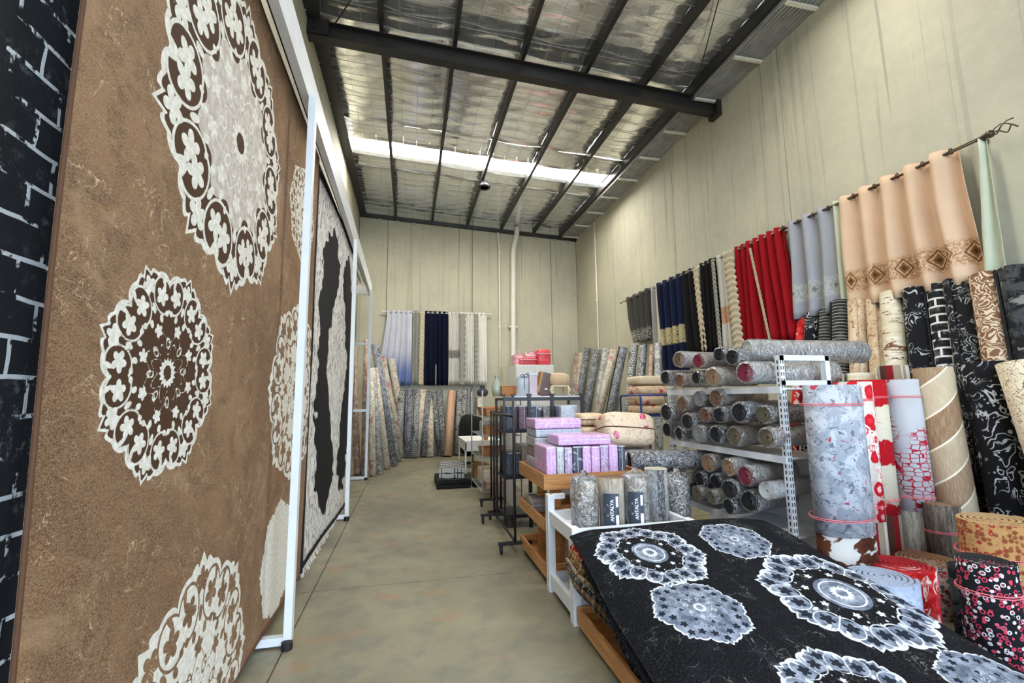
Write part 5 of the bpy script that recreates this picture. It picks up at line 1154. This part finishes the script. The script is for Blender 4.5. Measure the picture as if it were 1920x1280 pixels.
x = px(1021, 712, y=SY+0.1).x; t = thing('leather_box', 'open dark brown leatherette case with tan side on the shelf', 'case', (x, SY+0.2, 1.627))
M_ = Matrix.Translation((x, SY+0.2, 1.627)) @ Matrix.Rotation(0.25, 4, 'Y')
MB().box(-0.10, 0.12, -0.08, 0.08, 0.0, 0.36, M=M_).build('shell', MAT['leather'], t, bevel=0.008); MB().box(-0.135, -0.10, -0.08, 0.08, 0.03, 0.36, M=M_).build('side_flap', MAT['tan_card'], t)
MB().box(-0.02, 0.02, -0.085, -0.08, 0.10, 0.12, M=M_).box(0.05, 0.09, -0.085, -0.08, 0.10, 0.12, M=M_).build('clasp', MAT['bolt'], t)
x = px(1050, 712, y=SY+0.1).x; t = thing('round_stool', 'beige padded stool with carved cream legs on the shelf', 'stool', (x, SY+0.22, 1.627))
MB().lathe([(0.0,1.79),(0.15,1.79),(0.185,1.82),(0.19,1.90),(0.17,1.96),(0.10,1.985),(0.0,1.99)], (x, SY+0.22, 0), 24).build('cushion', MAT['beige_velvet'], t, True)
MB().lathe([(0.15,1.755),(0.178,1.76),(0.178,1.79),(0.15,1.79)], (x, SY+0.22, 0), 24).build('apron', MAT['cream_wood'], t, True)
for s in (-1, 1):
    for q in (-1, 1):
        MB().tube([(x+s*0.12, SY+0.22+q*0.10, 1.77), (x+s*0.15, SY+0.22+q*0.12, 1.72), (x+s*0.13, SY+0.22+q*0.11, 1.66), (x+s*0.16, SY+0.22+q*0.13, 1.635)], [0.03,0.028,0.016,0.018], 8).build('leg', MAT['cream_wood'], t, True)

# ------------------------------------------------------------------ wire shelving at the back of the aisle
wsx0, wsx1, wsy0, wsy1 = px(905, 880, y=7.2).x, px(905, 880, y=7.2).x+0.62, 7.2, 8.5
wv = thing('wire_shelving', 'chrome wire shelving with baskets and boxes behind the garment racks', 'shelf', ((wsx0+wsx1)/2, 7.85, 0))
for x in (wsx0, wsx1):
    for y in (wsy0, wsy1): MB().tube([(x, y, 0), (x, y, 1.72)], 0.011, 8).build('post', MAT['galv'], wv, True)
for z in (0.15, 0.62, 1.0, 1.30, 1.62):
    m = MB()
    for x in (wsx0, wsx1): m.tube([(x, wsy0, z), (x, wsy1, z)], 0.007, 6)
    for k in range(14): y = wsy0 + (wsy1-wsy0)*k/13; m.tube([(wsx0, y, z), (wsx1, y, z)], 0.004, 5)
    m.build('wire_shelf', MAT['galv'], wv, True)
MAT['wicker'] = plain('wicker', srgb(186,128,80), 0.7, var=0.25, scale=60, bump=0.6); MAT['greenglass'] = plain('pale_green_glass', srgb(170,180,160), 0.15, coat=0.6); MAT['box_white'] = plain('white_box', srgb(214,210,200), 0.6); MAT['darkpot'] = plain('dark_pot', srgb(60,62,70), 0.4)
def basket(label, x, y, z, w, d, h, mat='wicker'):
    t = thing('basket', label, 'basket', (x, y, z), 'baskets on the wire shelving'); mm = MAT[mat]
    MB().add([(x-w*.45,y-d*.45,z),(x+w*.45,y-d*.45,z),(x+w*.45,y+d*.45,z),(x-w*.45,y+d*.45,z),(x-w*.5,y-d*.5,z+h),(x+w*.5,y-d*.5,z+h),(x+w*.5,y+d*.5,z+h),(x-w*.5,y+d*.5,z+h)], [(0,3,2,1),(0,1,5,4),(1,2,6,5),(2,3,7,6),(3,0,4,7)]).build('bowl', mm, t)
    MB().tube([(x-w*.5,y-d*.5,z+h),(x+w*.5,y-d*.5,z+h),(x+w*.5,y+d*.5,z+h),(x-w*.5,y+d*.5,z+h),(x-w*.5,y-d*.5,z+h)], 0.010, 6).build('rim', mm, t)
xm = (wsx0+wsx1)/2
for k, (y, z, lb) in enumerate(((7.45,1.312,'wicker basket near the front on the second wire shelf'),(8.0,1.312,'wicker basket further back on the second wire shelf'),(7.5,1.012,'wicker basket on the third wire shelf'),(7.9,0.632,'wicker basket on the fourth wire shelf'))): basket(lb, xm, y, z, 0.5, 0.4, 0.13)
pack('white folded textile pack on the third wire shelf', xm-0.2, xm+0.2, 7.9, 8.3, 1.012, 1.2, 'clear', 'packs on the wire shelving'); pack('tan folded pack on the lowest wire shelf', xm-0.25, xm+0.2, 7.25, 7.55, 0.165, 0.30, 'brown', 'packs on the wire shelving'); pack('cream folded pack at the back of the lowest wire shelf', xm-0.25, xm+0.2, 7.7, 8.2, 0.165, 0.42, 'cream', 'packs on the wire shelving')
def jar(label, x, y, z, r, h, mat, neck=True):
    t = thing('vase', label, 'vase', (x, y, z), 'vases on the wire shelving')
    MB().lathe([(r*0.7,z),(r,z+h*0.25),(r,z+h*0.55),(r*0.45,z+h*0.78),(r*0.35,z+h*0.92),(r*0.5,z+h)], (x, y, 0), 18).build('body', MAT[mat], t, True); MB().torus((x, y, z+h), r*0.5, 0.006).build('lip', MAT[mat], t, True)
jar('pale green glass vase on top of the wire shelving', xm-0.02, 7.5, 1.632, 0.09, 0.34, 'greenglass'); jar('dark squat vase on top of the wire shelving', xm-0.2, 7.9, 1.632, 0.10, 0.18, 'darkpot'); basket('peach lined basket on top of the wire shelving', xm+0.16, 7.5, 1.632, 0.26, 0.3, 0.16)

# ------------------------------------------------------------------ white cabinet with red bedding bags
cx0, cx1, cy0, cy1, cz = 2.62, 3.62, 11.2, 12.4, 2.44
cb = thing('cabinet', 'tall white steel cabinet against the back with red bags on top', 'cabinet', ((cx0+cx1)/2, cy0, 0))
MB().box(cx0, cx1, cy0+0.02, cy1, 0, cz).build('body', MAT['cab'], cb, bevel=0.008)
for s, (a, b) in enumerate(((cx0+0.01, (cx0+cx1)/2-0.003), ((cx0+cx1)/2+0.003, cx1-0.01))):
    d = MB().box(a, b, cy0, cy0+0.02, 0.06, cz-0.02).build('door', MAT['cab'], cb)
    h = MB().box((b-0.04) if s == 0 else (a+0.02), (b-0.02) if s == 0 else (a+0.04), cy0-0.02, cy0, 1.05, 1.25).build('handle', MAT['black_metal'], d); h.location = (0,0,0)
def mk_bag(name, c1, c2):
    t = NT(name); p = t.obj(); n = t.vor(p, 30); w = t.noise(p, 7, 4, 0.7, 1.5); c = t.mix(t.step(n, 0.35, 0.5), c1, c2); c = t.mix(t.step(w, 0.58, 0.7)*0.45, c, (0.9,0.75,0.78))
    return t.done(c, 0.4, 0, None, coat=0.7, coat_normal=t.bump(w, 0.8, 0.03))
MAT['redbag'] = mk_bag('red_bag_print', srgb(206,18,36), srgb(226,70,82)); MAT['pinkbag'] = mk_bag('pink_bag_print', srgb(206,60,96), srgb(232,190,196)); MAT['quilt'] = None
def softbox(name, x0, x1, y0, y1, z0, z1, mat, parent=None, pw=0.5, n=8, bulge=0.0, M=None):
    """a puffy cushion-like box: superellipsoid"""
    vs = []; fs = []; cx_, cy_, cz_ = (x0+x1)/2, (y0+y1)/2, (z0+z1)/2; a, b, c = (x1-x0)/2, (y1-y0)/2, (z1-z0)/2; nu, nv = 32, 16
    sg = lambda v, e: math.copysign(abs(v)**e, v)
    for i in range(nv+1):
        ph = -PI/2 + PI*i/nv
        for j in range(nu):
            th = 2*PI*j/nu; q = Vector((a*sg(math.cos(ph), pw)*sg(math.cos(th), pw), b*sg(math.cos(ph), pw)*sg(math.sin(th), pw), c*sg(math.sin(ph), pw)))
            q *= 1 + bulge*math.sin(7*th+5*ph)*0.5
            if M is not None: q = M @ q
            vs.append(q + Vector((cx_, cy_, cz_)))
    for i in range(nv):
        for j in range(nu): fs.append((i*nu+j, i*nu+(j+1)%nu, (i+1)*nu+(j+1)%nu, (i+1)*nu+j))
    return MB().add(vs, fs).build(name, mat, parent, True)
def bag(label, x0, x1, y0, y1, z0, h, mat, handle=True):
    t = thing('bedding_bag', label, 'bag', ((x0+x1)/2, (y0+y1)/2, z0), 'red and pink bags on the cabinet')
    softbox('body', x0, x1, y0, y1, z0, z0+h, MAT[mat], t, 0.35)
    m = MB().tube([(x0+0.01, y0-0.002, z0+h*0.7), ((x0+x1)/2, y0-0.01, z0+h*0.68), (x1-0.01, y0-0.002, z0+h*0.7)], 0.008, 6); m.build('zip', MAT['seam'], t)
    if handle: MB().tube([((x0+x1)/2-0.10, y0+0.02, z0+h*0.9), ((x0+x1)/2-0.08, y0-0.01, z0+h+0.05), ((x0+x1)/2+0.08, y0-0.01, z0+h+0.05), ((x0+x1)/2+0.10, y0+0.02, z0+h*0.9)], 0.010, 6).build('handle', MAT['pinkbag'], t, True)
bag('pink and white bedding bag with handle at the left on the cabinet', 2.30+0.34, 2.66+0.24, 11.5, 11.9, cz+0.002, 0.30, 'pinkbag'); bag('red bedding bag lying in the middle on the cabinet', 2.92, 3.20, 11.35, 11.8, cz+0.002, 0.34, 'pinkbag')
bag('square bright red bedding bag on the right of the cabinet top', 3.22, 3.60, 11.3, 11.75, cz+0.002, 0.42, 'redbag', False)
bag('flat red bag in front on the cabinet top', 2.72, 3.18, 11.22, 11.34, cz+0.002, 0.18, 'redbag', False)

# ------------------------------------------------------------------ desk, chair and folded rugs on the floor
DX0, DX1, DY0, DY1, DZ = 1.06, 1.78, 9.0, 10.2, 0.78
dk = thing('desk', 'small white desk with thin legs at the back of the aisle', 'desk', ((DX0+DX1)/2, DY0, 0))
MB().box(DX0, DX1, DY0, DY1, DZ-0.03, DZ).build('top', MAT['desk'], dk)
d = MB().box(DX0+0.01, DX1-0.01, DY0+0.005, DY0+0.02, DZ-0.20, DZ-0.03).build('drawer', MAT['desk'], dk)
MB().box(DX0+0.01, DX0+0.025, DY0+0.02, DY1-0.02, DZ-0.20, DZ-0.03).build('side_apron', MAT['desk'], dk)
for (x, y) in ((DX0+0.02,DY0+0.02),(DX1-0.02,DY0+0.02),(DX0+0.02,DY1-0.02),(DX1-0.02,DY1-0.02)): MB().box(x-0.015, x+0.015, y-0.015, y+0.015, 0, DZ-0.03).build('leg', MAT['desk'], dk)
ch = thing('office_chair', 'black office chair draped with a black coat behind the white desk', 'chair', (1.45, 11.0, 0))
CHX, CHY = 1.48, 11.0
softbox('seat', CHX-0.25, CHX+0.25, CHY-0.25, CHY+0.25, 0.42, 0.52, MAT['black_cloth'], ch, 0.4)
softbox('backrest', CHX-0.24, CHX+0.26, CHY+0.18, CHY+0.30, 0.55, 1.12, MAT['black_cloth'], ch, 0.45)
softbox('coat', CHX-0.30, CHX+0.32, CHY+0.10, CHY+0.36, 0.25, 1.20, MAT['black_cloth'], ch, 0.55, bulge=0.10)
MB().tube([(CHX,CHY,0.08),(CHX,CHY,0.42)], 0.03, 10).build('column', MAT['black_metal'], ch)
for k in range(5):
    a = k*2*PI/5; e = (CHX+0.28*math.cos(a), CHY+0.28*math.sin(a), 0.075)
    MB().tube([(CHX,CHY,0.10), e], [0.022,0.016], 8).build('spoke', MAT['black_metal'], ch); MB().lathe([(0.02,-0.02),(0.03,-0.015),(0.03,0.015),(0.02,0.02)], (e[0], e[1], 0.03), 12, axis='x').build('caster_wheel', MAT['black_rubber'], ch, True)
tag(MB().box(1.30, 1.62, 9.4, 9.8, 0.0, 0.26).build('carton', MAT['tan_card'], bevel=0.004), 'brown carton under the white desk', 'box')
tag(MB().box(1.45, 1.53, 9.05, 9.13, DZ+0.001, DZ+0.09).build('tape_roll_holder', MAT['wicker'], bevel=0.01), 'small orange holder on the white desk', 'holder')
# folded dark rugs
def mk_border_rug():
    t = NT('grey_border_rug'); uv = t.uv(); u, v, _ = t.sep(uv); s = t.step((((v/0.22).fract())-0.5).abs(), 0.30, 0.34); n = t.vor(uv, 36); c = t.mix(t.step(n, 0.30, 0.40)*s, srgb(84,86,88), srgb(186,186,180)); c = t.mix(t.step((((v/0.22).fract())-0.5).abs(), 0.46, 0.48), c, srgb(30,30,32))
    return finish_rug(t, c)
MAT['border'] = mk_border_rug()
def folded(label, x0, x1, y0, y1, z0, h, mat, rot=0.0, layers=2):
    """a rug folded over on itself: an S-shaped slab with rounded folds"""
    t = thing('folded_rug', label, 'rug', ((x0+x1)/2, (y0+y1)/2, z0), 'folded rugs on the floor'); th = h/layers; path = []; 
    for k in range(layers):
        zc = z0 + th*(k+0.5); a, b = (y0+th/2, y1-th/2) if k % 2 == 0 else (y1-th/2, y0+th/2)
        path += [(a + (b-a)*i/8, zc + 0.01*math.sin(i)) for i in range(9)]
        if k < layers-1: sg = 1 if b > a else -1; path += [(b + sg*th*0.5*math.sin(PI*i/5), zc + th*(1-math.cos(PI*i/5))/2) for i in range(1, 5)]
    vs = []; fs = []; uvs = []; n = len(path); nx = 10; acc = 0
    for side in (1, -1):
        for i, (y, z) in enumerate(path):
            y2, z2 = path[min(i+1, n-1)]; y1_, z1_ = path[max(i-1, 0)]; d = Vector((y2-y1_, z2-z1_)).normalized(); nn = Vector((-d.y, d.x))
            for k in range(nx+1): vs.append((x0 + (x1-x0)*k/nx, y + nn.x*side*th*0.46, z + nn.y*side*th*0.46 + 0.006*math.sin(k*1.3+i*0.5)))
    N = n*(nx+1)
    for i in range(n-1):
        for k in range(nx):
            q = i*(nx+1)+k; fs.append((q, q+1, q+nx+2, q+nx+1)); fs.append((q+N, q+nx+1+N, q+nx+2+N, q+1+N))
        fs.append((i*(nx+1), (i+1)*(nx+1), (i+1)*(nx+1)+N, i*(nx+1)+N)); fs.append((i*(nx+1)+nx, i*(nx+1)+nx+N, (i+1)*(nx+1)+nx+N, (i+1)*(nx+1)+nx))
    for e in (0, n-1):
        for k in range(nx): q = e*(nx+1)+k; fs.append((q, q+N, q+1+N, q+1) if e == 0 else (q, q+1, q+1+N, q+N))
    me = MB().add(vs, fs).mesh('layers', mat, True); uvl = me.uv_layers.new(name='UVMap'); li = np.zeros(len(me.loops), np.int32); me.loops.foreach_get('vertex_index', li)
    V_ = np.array(vs, np.float32); uvl.data.foreach_set('uv', V_[li][:, :2].ravel()); o = link('layers', me, t); smooth_angle(o, 0.8); t.rotation_euler = (0, 0, rot); return t
folded('dark grey bordered rug folded over, lying on the aisle floor', 0.60, 1.06, 8.55, 9.75, 0.155, 0.17, MAT['border'], -0.10)
folded('black rug folded underneath the grey bordered one on the floor', 0.50, 1.10, 8.40, 9.30, 0.0, 0.152, MAT['black_cloth'], 0.0)
folded('flat black and grey rug folded on the floor right of the pile', 1.12, 1.36, 8.42, 8.92, 0.0, 0.10, RUG['black_damask'], 0.25)

# ------------------------------------------------------------------ quilts
def mk_quilt(name, ground, a, b):
    t = NT(name); p = t.obj(); v = t.vor(p, 5.6, 'F1', 'Distance', 1.0); d = v + (t.noise(p, 20, 3)-0.5)*0.30
    c = t.mix(t.step(d, 0.26, 0.22), ground, t.mix(t.step(t.noise(p, 34, 3), 0.45, 0.55), a, b)); br = (t.noise(p, 9, 3, 0.6, 1.0)-0.5).abs(); c = t.mix(t.step(br, 0.018, 0.008)*0.55, c, srgb(150,120,90))
    w = t.noise(p, 10, 3, 0.6, 1.0); return t.done(c, 0.6, 0, t.bump(w, 0.6, 0.02), coat=0.25)
MAT['quilt'] = mk_quilt('cream_rose_quilt', srgb(228,202,172), srgb(186,40,72), srgb(224,120,150)); MAT['quilt2'] = mk_quilt('cream_red_rose_quilt', srgb(220,192,156), srgb(190,20,40), srgb(206,80,110)); MAT['plainquilt'] = plain('cream_padded_fabric', srgb(216,196,166), 0.8, bump=0.3); MAT['clearquilt'] = PK['cream']
tb = thing('trestle_table', 'low table hidden behind the cart under the rose quilts', 'table', (2.55, 5.05, 0))
MB().box(2.0, 2.84, 4.72, 5.55, 0.74, 0.78).build('top', MAT['desk'], tb)
for (x, y) in ((2.04,4.76),(2.80,4.76),(2.04,5.51),(2.80,5.51)): MB().box(x-0.02, x+0.02, y-0.02, y+0.02, 0, 0.74).build('leg', MAT['desk'], tb)
GQ = 'rose quilts in the middle of the shop'
def quilt(label, x0, x1, y0, y1, z0, z1, mat, pw=0.4, M=None, piping=True):
    t = thing('quilt_pack', label, 'quilt', ((x0+x1)/2, (y0+y1)/2, z0), GQ); softbox('padding', x0, x1, y0, y1, z0, z1, mat, t, pw, M=M)
    if piping:
        a, b, c = (x1-x0)/2*0.985, (y1-y0)/2*0.985, 0.0; sg = lambda v, e: math.copysign(abs(v)**e, v); pts = []
        for j in range(49):
            th = 2*PI*j/48; q = Vector((a*sg(math.cos(th), pw), b*sg(math.sin(th), pw), 0)); q = M @ q if M is not None else q; pts.append(q + Vector(((x0+x1)/2, (y0+y1)/2, (z0+z1)/2)))
        MB().tube(pts, 0.008, 6).build('piping', MAT['binding_brown'], t, True)
quilt('large cream quilt pack with pink roses tilted toward the camera', 2.14, 2.78, 4.78, 5.22, 1.02, 1.40, MAT['quilt'], 0.42, Matrix.Rotation(-0.22, 3, 'X') @ Matrix.Rotation(0.08, 3, 'Y'))
quilt('clear bagged pale quilt under the large rose quilt', 2.22, 2.86, 4.72, 5.3, 0.785, 1.0, PK['clear'], 0.5, piping=False)
for k in range(4): quilt('folded cream quilt, %s from the bottom beside the large rose quilt' % ORD[k], 2.02, 2.36, 5.24, 5.6, 0.79+k*0.155, 0.94+k*0.155, MAT['quilt2'], 0.45)
# blue trolley with folded rose quilts
tx0, tx1, ty0, ty1 = 3.50, 4.02, 6.5, 7.2
bt = thing('trolley', 'blue tubular trolley loaded with folded rose quilts', 'trolley', ((tx0+tx1)/2, (ty0+ty1)/2, 0))
for x in (tx0, tx1):
    MB().tube([(x, ty0, 0.10), (x, ty0, 1.58), (x, ty0+0.04, 1.62), (x, ty1-0.04, 1.62), (x, ty1, 1.58), (x, ty1, 0.10)], 0.016, 8).build('side_hoop', MAT['blue_metal'], bt, True)
for z in (1.30, 0.14): MB().box(tx0, tx1, ty0, ty1, z-0.012, z+0.012).build('deck', MAT['blue_metal'], bt)
MB().tube([(tx0, ty0, 1.62), (tx1, ty0, 1.62)], 0.014, 8).build('front_rail', MAT['blue_metal'], bt, True)
for (x, y) in ((tx0,ty0),(tx1,ty0),(tx0,ty1),(tx1,ty1)): caster(bt, x, y, 0.045, 0.11)
for k, (lb, mt) in enumerate((('red floral folded quilt at the bottom of the trolley stack', 'quilt2'), ('cream folded quilt with red rose in the trolley stack', 'quilt2'), ('beige folded quilt with red corner in the trolley stack', 'quilt2'), ('cream folded quilt on top of the trolley stack', 'plainquilt'))):
    quilt(lb, tx0+0.03, tx1-0.03+0.1*(k > 1), ty0+0.05, ty1-0.1, 1.315+k*0.155, 1.467+k*0.155, MAT[mt], 0.4, piping=False)
# rolled mat lying behind the clear quilt and hidden dark roll near the bin
roll('dark wrapped roll lying behind the white display bin', (2.22, 4.4, 0.95), (2.84, 4.3, 0.95), 0.10, 'wrap_dark', 'dark', 5, wrap=True, group='loose rolls by the bin')
roll('dark upright wrapped roll between the display bin and the shelving', (2.55, 4.1, 0), (2.55, 4.1, 0.84), 0.11, 'wrap_dark', 'dark', 5, wrap=True, group='loose rolls by the bin')
roll('dark wrapped roll standing by the far shelving upright', (2.72, 4.55, 0), (2.70, 4.57, 0.86), 0.12, 'wrap_dark', 'dark', 5, wrap=True, group='loose rolls by the bin')
for o in bpy.data.objects:
    if '_world' in o: del o['_world']
